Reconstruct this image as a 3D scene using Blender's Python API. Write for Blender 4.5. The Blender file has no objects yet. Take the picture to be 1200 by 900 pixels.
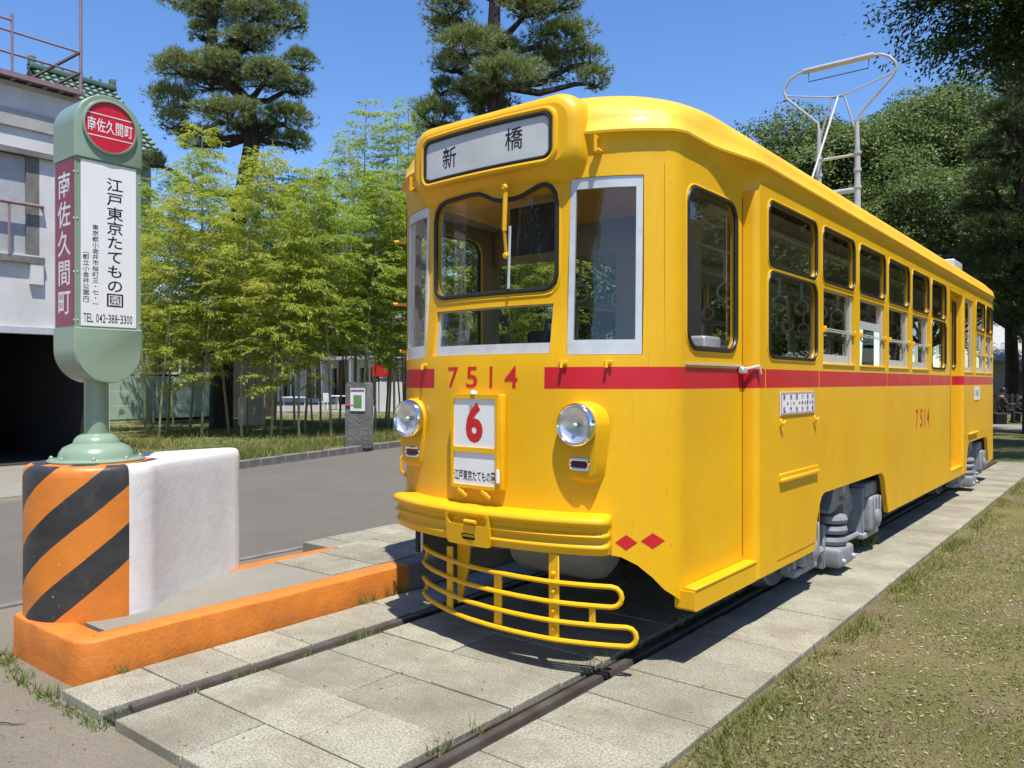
import bpy, bmesh, math, random
import numpy as np
from mathutils import Vector, Matrix
from mathutils.geometry import delaunay_2d_cdt

# ------------------------------------------------------------------ camera, sky, sun, exposure
S = bpy.context.scene
COL = S.collection
R = math.radians
EYE = 1.48
FPX = 930.0
YAW = math.atan((1338 - 600) / FPX)
cam_d = bpy.data.cameras.new('camera')
cam_d.sensor_width = 36.0
cam_d.lens = 36.0 * FPX / 1200
cam_d.clip_start = 0.05
cam_d.clip_end = 2000
cam = bpy.data.objects.new('camera', cam_d)
COL.objects.link(cam)
cam.location = (0, 0, EYE)
cam.rotation_euler = (R(90 - 0.123), 0, YAW)
S.camera = cam

SUN = Vector((0.29, -0.21, 0.94)).normalized()
EL = math.asin(SUN.z)
W = bpy.data.worlds.new('World')
S.world = W
W.use_nodes = True
wn = W.node_tree.nodes
wl = W.node_tree.links
bg = wn['Background']
sky = wn.new('ShaderNodeTexSky')
sky.sky_type = 'NISHITA'
sky.sun_disc = False
sky.sun_elevation = EL
sky.sun_rotation = math.atan2(SUN.x, SUN.y)
sky.altitude = 0
sky.air_density = 1.0
sky.dust_density = 0.15
sky.ozone_density = 3.0
hs_ = wn.new('ShaderNodeHueSaturation')
hs_.inputs['Saturation'].default_value = 1.2
hs_.inputs['Hue'].default_value = 0.508
wl.new(sky.outputs[0], hs_.inputs['Color'])
wl.new(hs_.outputs[0], bg.inputs[0])
bg.inputs[1].default_value = 0.14
sun_d = bpy.data.lights.new('sun', 'SUN')
sun_d.energy = 4.6
sun_d.angle = R(0.53)
sun_d.color = (1.0, 0.95, 0.87)
sun = bpy.data.objects.new('sun', sun_d)
COL.objects.link(sun)
sun.location = (0, 0, 30)
sun.rotation_euler = (-SUN).to_track_quat('-Z', 'Y').to_euler()
S.view_settings.view_transform = 'Standard'
S.view_settings.look = 'None'
S.view_settings.exposure = 0.57
S.view_settings.gamma = 1.0
S.view_settings.use_curve_mapping = False
S.render.engine = 'CYCLES'
S.cycles.use_denoising = True
S.cycles.max_bounces = 8
S.cycles.diffuse_bounces = 4
S.cycles.glossy_bounces = 4
S.cycles.transparent_max_bounces = 32
S.cycles.sample_clamp_indirect = 6.0
S.cycles.caustics_reflective = False
S.cycles.caustics_refractive = False

rng = np.random.default_rng(7)
rnd = random.Random(11)
FW = np.array([-math.sin(YAW), math.cos(YAW)])
RT = np.array([math.cos(YAW), math.sin(YAW)])

def place(u, d):
    """ground plan point lying in direction u (pixel column) at depth d"""
    p = (FW + RT * (u - 600) / FPX) * d
    return float(p[0]), float(p[1])

# ------------------------------------------------------------------ materials
def nt(name):
    m = bpy.data.materials.new(name)
    m.use_nodes = True
    n = m.node_tree.nodes
    l = m.node_tree.links
    return m, n, l, n['Principled BSDF']

def rgba(c):
    return (c[0], c[1], c[2], 1.0)

def mixc(n, l, fac, a, b, mode='MIX'):
    x = n.new('ShaderNodeMix')
    x.data_type = 'RGBA'
    x.blend_type = mode
    if isinstance(fac, (int, float)):
        x.inputs[0].default_value = fac
    else:
        l.new(fac, x.inputs[0])
    for i, v in ((6, a), (7, b)):
        if isinstance(v, tuple):
            x.inputs[i].default_value = rgba(v)
        else:
            l.new(v, x.inputs[i])
    return x.outputs[2]

def noise(n, l, scale, detail=4, rough=0.6, vec=None, stretch=None, coord='Object'):
    t = n.new('ShaderNodeTexNoise')
    t.inputs['Scale'].default_value = scale
    t.inputs['Detail'].default_value = detail
    t.inputs['Roughness'].default_value = rough
    if vec is None:
        tc = n.new('ShaderNodeTexCoord')
        vec = tc.outputs[coord]
    if stretch:
        mp = n.new('ShaderNodeMapping')
        mp.inputs['Scale'].default_value = stretch
        l.new(vec, mp.inputs[0])
        vec = mp.outputs[0]
    l.new(vec, t.inputs['Vector'])
    return t.outputs['Fac']

def ramp(n, l, fac, stops):
    r = n.new('ShaderNodeValToRGB')
    e = r.color_ramp.elements
    while len(e) < len(stops):
        e.new(0.5)
    for el, (p, c) in zip(e, stops):
        el.position = p
        el.color = rgba(c) if isinstance(c, tuple) else (c, c, c, 1)
    l.new(fac, r.inputs[0])
    return r.outputs[0]

def bump(n, l, b, height, strength, dist=0.01):
    x = n.new('ShaderNodeBump')
    x.inputs['Strength'].default_value = strength
    x.inputs['Distance'].default_value = dist
    l.new(height, x.inputs['Height'])
    l.new(x.outputs[0], b.inputs['Normal'])

def M(name, col, rough=0.6, metal=0.0, col2=None, scale=6.0, lo=0.35, hi=0.7, bmp=0.0, bscale=80.0,
      bdist=0.004, coat=0.0, stretch=None, spec=None):
    m, n, l, b = nt(name)
    if col2 is None:
        col2 = tuple(c * 0.82 for c in col)
    f = ramp(n, l, noise(n, l, scale, 5, 0.6, stretch=stretch), [(lo, 0.0), (hi, 1.0)])
    l.new(mixc(n, l, f, col, col2), b.inputs['Base Color'])
    b.inputs['Roughness'].default_value = rough
    b.inputs['Metallic'].default_value = metal
    if spec is not None:
        b.inputs['Specular IOR Level'].default_value = spec
    if coat:
        b.inputs['Coat Weight'].default_value = coat
        b.inputs['Coat Roughness'].default_value = 0.12
    if bmp:
        bump(n, l, b, noise(n, l, bscale, 4, 0.6), bmp, bdist)
    return m

def paint(name, col, col2, rough=0.40, wear=0.0):
    """brushed-on enamel: slightly uneven colour, vertical brush marks and shallow dents"""
    m, n, l, b = nt(name)
    big = ramp(n, l, noise(n, l, 1.6, 4, 0.6), [(0.35, 0.0), (0.72, 1.0)])
    c = mixc(n, l, big, col, col2)
    st = noise(n, l, 5.0, 5, 0.7, stretch=(9.0, 9.0, 0.6))
    stf = ramp(n, l, st, [(0.5, 0.0), (0.8, 0.22)])
    c = mixc(n, l, stf, c, tuple(x * 0.8 for x in col2))
    l.new(c, b.inputs['Base Color'])
    rr = n.new('ShaderNodeMapRange')
    rr.inputs['To Min'].default_value = rough - 0.08
    rr.inputs['To Max'].default_value = rough + 0.14
    l.new(noise(n, l, 3.0, 4, 0.6), rr.inputs['Value'])
    l.new(rr.outputs[0], b.inputs['Roughness'])
    b.inputs['Coat Weight'].default_value = 0.08
    b.inputs['Specular IOR Level'].default_value = 0.36
    b.inputs['Coat Roughness'].default_value = 0.15
    h1 = noise(n, l, 26.0, 4, 0.6, stretch=(2.2, 2.2, 0.25))
    h2 = noise(n, l, 2.2, 2, 0.5)
    ad = n.new('ShaderNodeMath')
    ad.operation = 'MULTIPLY_ADD'
    l.new(h2, ad.inputs[0])
    ad.inputs[1].default_value = 9.0
    l.new(h1, ad.inputs[2])
    bump(n, l, b, ad.outputs[0], 0.10, 0.006)
    return m

def glass(name, tint=(0.88, 0.90, 0.89), refl=0.85):
    m, n, l, b = nt(name)
    n.remove(b)
    out = n['Material Output']
    tr = n.new('ShaderNodeBsdfTransparent')
    tr.inputs[0].default_value = rgba(tint)
    gl = n.new('ShaderNodeBsdfGlossy')
    gl.inputs['Roughness'].default_value = 0.015
    gl.inputs[0].default_value = (1, 1, 1, 1)
    lw_ = n.new('ShaderNodeLayerWeight')
    lw_.inputs[0].default_value = 0.5
    pw = n.new('ShaderNodeMath')
    pw.operation = 'POWER'
    pw.inputs[1].default_value = 4.2
    l.new(lw_.outputs['Facing'], pw.inputs[0])
    mu = n.new('ShaderNodeMath')
    mu.operation = 'MULTIPLY_ADD'
    mu.use_clamp = True
    mu.inputs[1].default_value = 0.9 * refl
    mu.inputs[2].default_value = 0.075 * refl
    l.new(pw.outputs[0], mu.inputs[0])
    tcn = noise(n, l, 1.7, 2, 0.5)
    bp = n.new('ShaderNodeBump')
    bp.inputs['Strength'].default_value = 0.012
    bp.inputs['Distance'].default_value = 0.02
    l.new(tcn, bp.inputs['Height'])
    l.new(bp.outputs[0], gl.inputs['Normal'])
    mx = n.new('ShaderNodeMixShader')
    l.new(mu.outputs[0], mx.inputs[0])
    l.new(tr.outputs[0], mx.inputs[1])
    l.new(gl.outputs[0], mx.inputs[2])
    l.new(mx.outputs[0], out.inputs[0])
    return m

def leafmat(name, a, b_, c, trans=0.35, rough=0.5, spec=0.35):
    m, n, l, b = nt(name)
    g = n.new('ShaderNodeNewGeometry')
    cr = ramp(n, l, g.outputs['Random Per Island'], [(0.0, a), (0.55, b_), (1.0, c)])
    big = ramp(n, l, noise(n, l, 0.55, 3, 0.6), [(0.35, 0.0), (0.7, 1.0)])
    cc = mixc(n, l, big, cr, mixc(n, l, 0.55, cr, c))
    l.new(cc, b.inputs['Base Color'])
    b.inputs['Roughness'].default_value = rough
    b.inputs['Specular IOR Level'].default_value = spec
    if trans:
        t = n.new('ShaderNodeBsdfTranslucent')
        l.new(mixc(n, l, 1.0, cc, (1.0, 1.0, 0.55), 'MULTIPLY'), t.inputs[0])
        mx = n.new('ShaderNodeMixShader')
        mx.inputs[0].default_value = trans
        l.new(b.outputs[0], mx.inputs[1])
        l.new(t.outputs[0], mx.inputs[2])
        l.new(mx.outputs[0], n['Material Output'].inputs[0])
    return m

def bark(name, a, b_, scale=9.0):
    m, n, l, b = nt(name)
    h = noise(n, l, scale, 6, 0.7, stretch=(1, 1, 0.3))
    l.new(ramp(n, l, h, [(0.35, a), (0.65, b_)]), b.inputs['Base Color'])
    b.inputs['Roughness'].default_value = 0.9
    bump(n, l, b, h, 0.9, 0.05)
    return m

def asphalt(name, a, b_, grit=0.6, patch=0.5):
    m, n, l, b = nt(name)
    f = noise(n, l, 85, 6, 0.9)
    base = ramp(n, l, f, [(0.32, tuple(x * (1 - grit * 0.55) for x in a)), (0.5, a), (0.72, tuple(min(1, x * (1 + grit)) for x in a))])
    big = ramp(n, l, noise(n, l, 0.7, 6, 0.65), [(0.35, 0.0), (0.68, 1.0)])
    c = mixc(n, l, big, base, mixc(n, l, 0.5, base, b_))
    st = ramp(n, l, noise(n, l, 3.0, 6, 0.7), [(0.5, 0.0), (0.78, patch)])
    c = mixc(n, l, st, c, b_)
    tc_ = n.new('ShaderNodeTexCoord')
    wv = n.new('ShaderNodeVectorMath')
    wv.operation = 'MULTIPLY_ADD'
    nz_ = n.new('ShaderNodeTexNoise')
    nz_.inputs['Scale'].default_value = 3.0
    nz_.inputs['Detail'].default_value = 6
    l.new(tc_.outputs['Object'], nz_.inputs['Vector'])
    l.new(nz_.outputs['Color'], wv.inputs[0])
    wv.inputs[1].default_value = (0.35, 0.35, 0.0)
    l.new(tc_.outputs['Object'], wv.inputs[2])
    vo = n.new('ShaderNodeTexVoronoi')
    vo.feature = 'DISTANCE_TO_EDGE'
    vo.inputs['Scale'].default_value = 0.42
    l.new(wv.outputs[0], vo.inputs['Vector'])
    ck = ramp(n, l, vo.outputs['Distance'], [(0.0, 1.0), (0.0035, 0.0)])
    gate = ramp(n, l, noise(n, l, 0.9, 3, 0.5), [(0.5, 0.0), (0.6, 0.75)])
    mk = n.new('ShaderNodeMath')
    mk.operation = 'MULTIPLY'
    l.new(ck, mk.inputs[0])
    l.new(gate, mk.inputs[1])
    c = mixc(n, l, mk.outputs[0], c, tuple(x * 0.3 for x in a))
    l.new(c, b.inputs['Base Color'])
    b.inputs['Roughness'].default_value = 0.85
    bump(n, l, b, f, 0.45, 0.006)
    return m

def slabmat(name):
    m, n, l, b = nt(name)
    f = noise(n, l, 105, 4, 0.8)
    c = ramp(n, l, f, [(0.36, (0.12, 0.112, 0.082)), (0.47, (0.29, 0.275, 0.205)), (0.60, (0.44, 0.42, 0.32))])
    oi = n.new('ShaderNodeObjectInfo')
    rr = ramp(n, l, oi.outputs['Random'], [(0.0, 0.74), (0.5, 0.93), (1.0, 1.06)])
    c = mixc(n, l, 1.0, c, rr, 'MULTIPLY')
    tc = n.new('ShaderNodeTexCoord')
    ge = n.new('ShaderNodeNewGeometry')
    st = ramp(n, l, noise(n, l, 2.6, 6, 0.65, vec=ge.outputs['Position']), [(0.42, 0.0), (0.70, 0.68)])
    c = mixc(n, l, st, c, (0.15, 0.12, 0.08))
    rs = ramp(n, l, noise(n, l, 1.9, 5, 0.7, vec=ge.outputs['Position'], stretch=(1.0, 2.4, 1.0)), [(0.56, 0.0), (0.76, 0.55)])
    c = mixc(n, l, rs, c, (0.20, 0.13, 0.06))
    l.new(c, b.inputs['Base Color'])
    b.inputs['Roughness'].default_value = 0.82
    bump(n, l, b, f, 0.35, 0.004)
    return m

def lawnmat(name, green, dry, soil, lo=0.42, hi=0.6):
    m, n, l, b = nt(name)
    ge = n.new('ShaderNodeNewGeometry')
    v = ge.outputs['Position']
    f = noise(n, l, 90, 4, 0.8, vec=v)
    g = ramp(n, l, f, [(0.3, tuple(x * 0.35 for x in green)), (0.5, green), (0.7, tuple(min(1, x * 1.9) for x in green))])
    d = ramp(n, l, f, [(0.3, tuple(x * 0.45 for x in dry)), (0.5, dry), (0.7, tuple(min(1, x * 1.6) for x in dry))])
    s = ramp(n, l, f, [(0.3, tuple(x * 0.6 for x in soil)), (0.7, tuple(min(1, x * 1.4) for x in soil))])
    p1 = ramp(n, l, noise(n, l, 0.8, 6, 0.65, vec=v), [(lo, 0.0), (hi, 1.0)])
    c = mixc(n, l, p1, g, d)
    p2 = ramp(n, l, noise(n, l, 1.1, 7, 0.75, vec=v, stretch=(1, 0.6, 1)), [(0.50, 0.0), (0.62, 0.95)])
    c = mixc(n, l, p2, c, s)
    l.new(c, b.inputs['Base Color'])
    b.inputs['Roughness'].default_value = 0.95
    b.inputs['Specular IOR Level'].default_value = 0.1
    bump(n, l, b, f, 0.8, 0.02)
    return m

YEL = (0.80, 0.445, 0.005)
m_yel = paint('yellow_enamel', YEL, (0.74, 0.385, 0.004))
def scuffs(m, chip, dull):
    n, l = m.node_tree.nodes, m.node_tree.links
    b = n['Principled BSDF']
    src = b.inputs['Base Color'].links[0].from_socket
    d1_ = ramp(n, l, noise(n, l, 1.1, 6, 0.7, stretch=(1.0, 1.0, 0.55)), [(0.52, 0.0), (0.70, 0.30)])
    c = mixc(n, l, d1_, src, dull)
    c1 = ramp(n, l, noise(n, l, 38.0, 3, 0.6), [(0.725, 0.0), (0.735, 0.8)])
    c = mixc(n, l, c1, c, chip)
    s1 = ramp(n, l, noise(n, l, 9.0, 3, 0.5, stretch=(6.0, 6.0, 0.35)), [(0.66, 0.0), (0.74, 0.35)])
    c = mixc(n, l, s1, c, tuple(x * 0.7 for x in dull))
    l.new(c, b.inputs['Base Color'])
scuffs(m_yel, (0.42, 0.22, 0.04), (0.62, 0.33, 0.02))
m_roofy = paint('sun_faded_yellow', (0.82, 0.49, 0.03), (0.74, 0.41, 0.025), 0.5)
m_red = paint('red_enamel', (0.56, 0.012, 0.026), (0.50, 0.010, 0.022))
m_redtxt = M('red_lettering', (0.60, 0.012, 0.02), 0.4)
m_rubber = M('black_rubber', (0.015, 0.015, 0.016), 0.45)
m_alu = M('aluminium_frame', (0.66, 0.67, 0.67), 0.42, 0.35, (0.55, 0.56, 0.56), 14)
m_chrome = M('chrome', (0.85, 0.86, 0.87), 0.08, 1.0)
m_glass = glass('window_glass')
m_glassd = glass('side_window_glass', (0.80, 0.83, 0.81), 1.1)
m_lens = glass('lamp_lens', (0.96, 0.97, 0.97), 0.7)
m_reflector = M('lamp_reflector', (0.86, 0.86, 0.85), 0.32, 0.75)
m_grey = M('grey_bogie_paint', (0.27, 0.285, 0.31), 0.55, 0.0, (0.17, 0.17, 0.175), 7, bmp=0.25)
m_lgrey = M('light_grey_paint', (0.42, 0.44, 0.46), 0.5, 0.0, (0.34, 0.355, 0.37), 7)
m_dark = M('dark_underframe', (0.022, 0.021, 0.02), 0.8, 0.0, (0.035, 0.03, 0.025), 6)
m_steel = M('worn_steel', (0.30, 0.29, 0.28), 0.42, 0.85, (0.16, 0.11, 0.08), 12)
m_rail = M('rail_steel', (0.15, 0.135, 0.12), 0.5, 0.5, (0.085, 0.055, 0.04), 5, bmp=0.3, bscale=120)
m_cream = M('cream_ceiling', (0.62, 0.58, 0.48), 0.5)
m_innerwall = M('interior_panel', (0.46, 0.38, 0.30), 0.55, 0.0, (0.40, 0.32, 0.25), 3)
m_floorin = M('interior_floor', (0.06, 0.045, 0.035), 0.6)
m_seat = M('seat_plush', (0.02, 0.10, 0.05), 0.9)
m_white = M('white_panel', (0.80, 0.80, 0.79), 0.45, 0.0, (0.74, 0.74, 0.73), 3)
m_signwhite = M('sign_acrylic', (0.60, 0.61, 0.60), 0.35, 0.0, (0.50, 0.51, 0.49), 5)
m_black = M('black_lettering', (0.012, 0.012, 0.013), 0.5)
m_blue = M('blue_lettering', (0.03, 0.07, 0.25), 0.5)
m_green = M('celadon_enamel', (0.235, 0.325, 0.225), 0.28, 0.0, (0.215, 0.30, 0.205), 2, coat=0.35)
m_magenta = M('maroon_panel', (0.26, 0.012, 0.06), 0.35, coat=0.2)
m_signred = M('signal_red', (0.62, 0.012, 0.03), 0.35, coat=0.2)
m_letterwhite = M('white_lettering', (0.82, 0.80, 0.80), 0.5)
m_orange = M('orange_paint', (0.66, 0.20, 0.022), 0.62, 0.0, (0.50, 0.15, 0.02), 5, bmp=0.55, bscale=45, bdist=0.007)
def worn_paint(m, chip, grime, cs=26.0):
    n, l = m.node_tree.nodes, m.node_tree.links
    b = n['Principled BSDF']
    src = b.inputs['Base Color'].links[0].from_socket
    g1 = ramp(n, l, noise(n, l, 5.5, 6, 0.72), [(0.50, 0.0), (0.72, 0.55)])
    c = mixc(n, l, g1, src, grime)
    g2 = ramp(n, l, noise(n, l, cs, 4, 0.6), [(0.69, 0.0), (0.705, 0.8)])
    c = mixc(n, l, g2, c, chip)
    l.new(c, b.inputs['Base Color'])
worn_paint(m_orange, (0.30, 0.27, 0.23), (0.40, 0.12, 0.025))
m_slab = slabmat('granite_concrete_slab')
m_asph = asphalt('old_asphalt', (0.185, 0.158, 0.115), (0.125, 0.105, 0.075), 0.8)
m_road = asphalt('road_asphalt', (0.130, 0.115, 0.095), (0.095, 0.084, 0.069), 1.1, 0.4)
m_conc = asphalt('platform_concrete', (0.25, 0.232, 0.19), (0.18, 0.163, 0.13), 0.75, 0.4)
m_kerbgrey = M('grey_kerb_concrete', (0.21, 0.20, 0.185), 0.85, 0.0, (0.13, 0.12, 0.11), 5, bmp=0.4)
m_bed = lawnmat('bed_soil_grass', (0.09, 0.13, 0.03), (0.20, 0.17, 0.08), (0.20, 0.15, 0.095))
m_lawn = lawnmat('dry_lawn', (0.115, 0.13, 0.038), (0.205, 0.175, 0.082), (0.20, 0.155, 0.10), 0.36, 0.56)
m_grassb = leafmat('grass_blade', (0.095, 0.135, 0.026), (0.165, 0.205, 0.044), (0.29, 0.27, 0.10), 0.35, 0.6)
m_grassdry = leafmat('dry_grass_blade', (0.12, 0.14, 0.04), (0.20, 0.19, 0.075), (0.32, 0.27, 0.13), 0.25, 0.7)
m_weed = leafmat('weed_leaf', (0.08, 0.13, 0.03), (0.13, 0.19, 0.045), (0.21, 0.26, 0.08), 0.3, 0.5)
m_bamleaf = leafmat('bamboo_leaf', (0.25, 0.34, 0.045), (0.39, 0.47, 0.065), (0.62, 0.60, 0.12), 0.58, 0.5)
m_bamleaf2 = leafmat('bamboo_leaf_green', (0.18, 0.31, 0.04), (0.30, 0.42, 0.055), (0.48, 0.54, 0.10), 0.58, 0.5)
m_culm = M('bamboo_culm', (0.20, 0.22, 0.09), 0.45, 0.0, (0.32, 0.31, 0.20), 6)
m_needle = leafmat('pine_needle', (0.10, 0.145, 0.045), (0.18, 0.235, 0.08), (0.34, 0.38, 0.17), 0.28, 0.5)
m_needled = leafmat('dark_pine_needle', (0.035, 0.06, 0.02), (0.065, 0.10, 0.03), (0.12, 0.155, 0.055), 0.15, 0.6)
m_leaf = leafmat('broad_leaf', (0.06, 0.10, 0.026), (0.11, 0.165, 0.045), (0.19, 0.235, 0.08), 0.32, 0.55, 0.25)
m_leafd = leafmat('zelkova_leaf', (0.018, 0.045, 0.010), (0.036, 0.075, 0.014), (0.07, 0.12, 0.025), 0.2, 0.5)
m_bark = bark('pine_bark', (0.012, 0.010, 0.009), (0.06, 0.045, 0.036))
m_barkg = bark('grey_bark', (0.05, 0.042, 0.034), (0.13, 0.11, 0.09))

# ------------------------------------------------------------------ mesh helpers
ORG = {}

def tag(o, label=None, cat=None, group=None, kind=None):
    if label:
        o['label'] = label
    if cat:
        o['category'] = cat
    if group:
        o['group'] = group
    if kind:
        o['kind'] = kind
    return o

def thing(name, label, cat, loc, group=None):
    o = bpy.data.objects.new(name, None)
    o.empty_display_size = 0.2
    COL.objects.link(o)
    o.location = loc
    ORG[o] = Vector(loc)
    return tag(o, label, cat, group)

def link_mesh(name, me, parent=None, origin=None):
    o = bpy.data.objects.new(name, me)
    COL.objects.link(o)
    if parent is not None:
        o.parent = parent
        ORG[o] = ORG[parent]
    else:
        ORG[o] = Vector(origin) if origin is not None else Vector((0, 0, 0))
        o.location = ORG[o]
    return o

def np_mesh(name, verts, faces, mat, smooth=False):
    """big meshes straight from arrays; faces (m,k)"""
    verts = np.asarray(verts, dtype=np.float32)
    faces = np.asarray(faces, dtype=np.int32)
    me = bpy.data.meshes.new(name)
    k = faces.shape[1]
    me.vertices.add(len(verts))
    me.vertices.foreach_set('co', verts.ravel())
    me.loops.add(faces.size)
    me.loops.foreach_set('vertex_index', faces.ravel())
    me.polygons.add(len(faces))
    me.polygons.foreach_set('loop_start', np.arange(0, faces.size, k, dtype=np.int32))
    me.polygons.foreach_set('loop_total', np.full(len(faces), k, dtype=np.int32))
    me.update(calc_edges=True)
    if smooth:
        me.polygons.foreach_set('use_smooth', np.ones(len(faces), dtype=bool))
    me.materials.append(mat)
    return me

class MB:
    def __init__(self):
        self.v = []
        self.f = []
        self.m = []

    def add(self, vs, fs, mi=0):
        o = len(self.v)
        self.v += [Vector(p) for p in vs]
        for f in fs:
            self.f.append([i + o for i in f])
            self.m.append(mi)
        return self

    def box(self, c, s, mi=0, rot=None, bev=0.0):
        bm = bmesh.new()
        bmesh.ops.create_cube(bm, size=1.0)
        for v in bm.verts:
            v.co = Vector((v.co.x * s[0], v.co.y * s[1], v.co.z * s[2]))
        if bev:
            bmesh.ops.bevel(bm, geom=bm.edges[:], offset=bev, segments=1 if bev < 0.012 else 3, affect='EDGES', profile=0.5)
        mt = Matrix.Translation(c)
        if rot is not None:
            mt = mt @ rot
        bm.verts.index_update()
        self.add([mt @ v.co for v in bm.verts], [[v.index for v in f.verts] for f in bm.faces], mi)
        bm.free()
        return self

    def b2(self, p0, p1, mi=0, bev=0.0):
        c = [(a + b) / 2 for a, b in zip(p0, p1)]
        return self.box(c, [abs(b - a) for a, b in zip(p0, p1)], mi, None, bev)

    def tube(self, path, r, n=8, closed=False, ref=None, mi=0, cap=True):
        path = [Vector(p) for p in path]
        N = len(path)
        rs = r if isinstance(r, (list, tuple)) else [r] * N
        rings = []
        prev = None
        for i, p in enumerate(path):
            if closed:
                t = path[(i + 1) % N] - path[i - 1]
            else:
                t = path[min(i + 1, N - 1)] - path[max(i - 1, 0)]
            if t.length < 1e-9:
                t = Vector((0, 0, 1))
            t.normalize()
            if ref is not None:
                a = Vector(ref)
            elif prev is not None:
                a = prev
            else:
                a = Vector((0, 0, 1)) if abs(t.z) < 0.9 else Vector((1, 0, 0))
            a = a - t * a.dot(t)
            if a.length < 1e-6:
                a = t.orthogonal()
            a.normalize()
            prev = a
            b = t.cross(a)
            rings.append([p + (a * math.cos(2 * math.pi * k / n) + b * math.sin(2 * math.pi * k / n)) * rs[i] for k in range(n)])
        vs = [q for ring in rings for q in ring]
        fs = []
        for i in range(N if closed else N - 1):
            j = (i + 1) % N
            for k in range(n):
                k2 = (k + 1) % n
                fs.append([i * n + k, i * n + k2, j * n + k2, j * n + k])
        if not closed and cap:
            fs.append(list(range(n))[::-1])
            fs.append([(N - 1) * n + k for k in range(n)])
        return self.add(vs, fs, mi)

    def lathe(self, prof, c, axis=(0, 0, 1), n=24, mi=0, cap=True):
        """prof: (radius, height along axis)"""
        ax = Vector(axis).normalized()
        a = ax.orthogonal().normalized()
        b = ax.cross(a)
        c = Vector(c)
        vs = []
        for (r, h) in prof:
            for k in range(n):
                t = 2 * math.pi * k / n
                vs.append(c + ax * h + (a * math.cos(t) + b * math.sin(t)) * max(r, 1e-4))
        fs = []
        for i in range(len(prof) - 1):
            for k in range(n):
                k2 = (k + 1) % n
                fs.append([i * n + k, i * n + k2, (i + 1) * n + k2, (i + 1) * n + k])
        if cap:
            fs.append(list(range(n))[::-1])
            fs.append([(len(prof) - 1) * n + k for k in range(n)])
        return self.add(vs, fs, mi)

    def prism(self, poly, fn, t0, t1, mi=0):
        """closed 2D polygon extruded between depth t0 and t1; fn(a, b, t) -> point"""
        n = len(poly)
        vs = [fn(a, b, t0) for a, b in poly] + [fn(a, b, t1) for a, b in poly]
        fs = [list(range(n))[::-1], [n + i for i in range(n)]]
        for i in range(n):
            j = (i + 1) % n
            fs.append([i, j, n + j, n + i])
        return self.add(vs, fs, mi)

    def loft(self, rings, closed=True, mi=0, caps=False):
        n = len(rings[0])
        vs = [p for r in rings for p in r]
        fs = []
        for i in range(len(rings) - 1):
            for k in range(n if closed else n - 1):
                k2 = (k + 1) % n
                fs.append([i * n + k, i * n + k2, (i + 1) * n + k2, (i + 1) * n + k])
        if caps:
            fs.append(list(range(n))[::-1])
            fs.append([(len(rings) - 1) * n + k for k in range(n)])
        return self.add(vs, fs, mi)

    def mesh(self, name, mats, origin=(0, 0, 0), sharp=38, fix=True, smooth=True):
        if not isinstance(mats, (list, tuple)):
            mats = [mats]
        bm = bmesh.new()
        o = Vector(origin)
        bv = [bm.verts.new(p - o) for p in self.v]
        for f, mi in zip(self.f, self.m):
            try:
                fc = bm.faces.new([bv[i] for i in f])
                fc.material_index = mi
                fc.smooth = smooth
            except ValueError:
                pass
        if fix:
            bmesh.ops.recalc_face_normals(bm, faces=bm.faces[:])
        if smooth:
            ca = math.radians(sharp)
            for e in bm.edges:
                if len(e.link_faces) == 2 and e.calc_face_angle(0) > ca:
                    e.smooth = False
        me = bpy.data.meshes.new(name)
        bm.to_mesh(me)
        bm.free()
        for m in mats:
            me.materials.append(m)
        return me

    def build(self, name, mats, parent=None, origin=None, sharp=38, fix=True, smooth=True):
        org = ORG[parent] if parent is not None else (Vector(origin) if origin is not None else Vector((0, 0, 0)))
        return link_mesh(name, self.mesh(name, mats, org, sharp, fix, smooth), parent, org)

def rr(s0, s1, z0, z1, r, n=5):
    """rounded rectangle loop"""
    pts = []
    for cx, cz, a0 in ((s1 - r, z0 + r, -90), (s1 - r, z1 - r, 0), (s0 + r, z1 - r, 90), (s0 + r, z0 + r, 180)):
        for k in range(n + 1):
            a = math.radians(a0 + 90 * k / n)
            pts.append((cx + r * math.cos(a), cz + r * math.sin(a)))
    return pts

def rect(s0, s1, z0, z1):
    return [(s0, z0), (s1, z0), (s1, z1), (s0, z1)]

def inside(p, poly):
    x, y = p
    c = False
    j = len(poly) - 1
    for i in range(len(poly)):
        xi, yi = poly[i]
        xj, yj = poly[j]
        if (yi > y) != (yj > y) and x < (xj - xi) * (y - yi) / (yj - yi) + xi:
            c = not c
        j = i
    return c

def densify(loop, step=0.06):
    out = []
    for i, a in enumerate(loop):
        b = loop[(i + 1) % len(loop)]
        k = max(1, int(math.dist(a, b) / step))
        for j in range(k):
            out.append((a[0] + (b[0] - a[0]) * j / k, a[1] + (b[1] - a[1]) * j / k))
    return out

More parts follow.
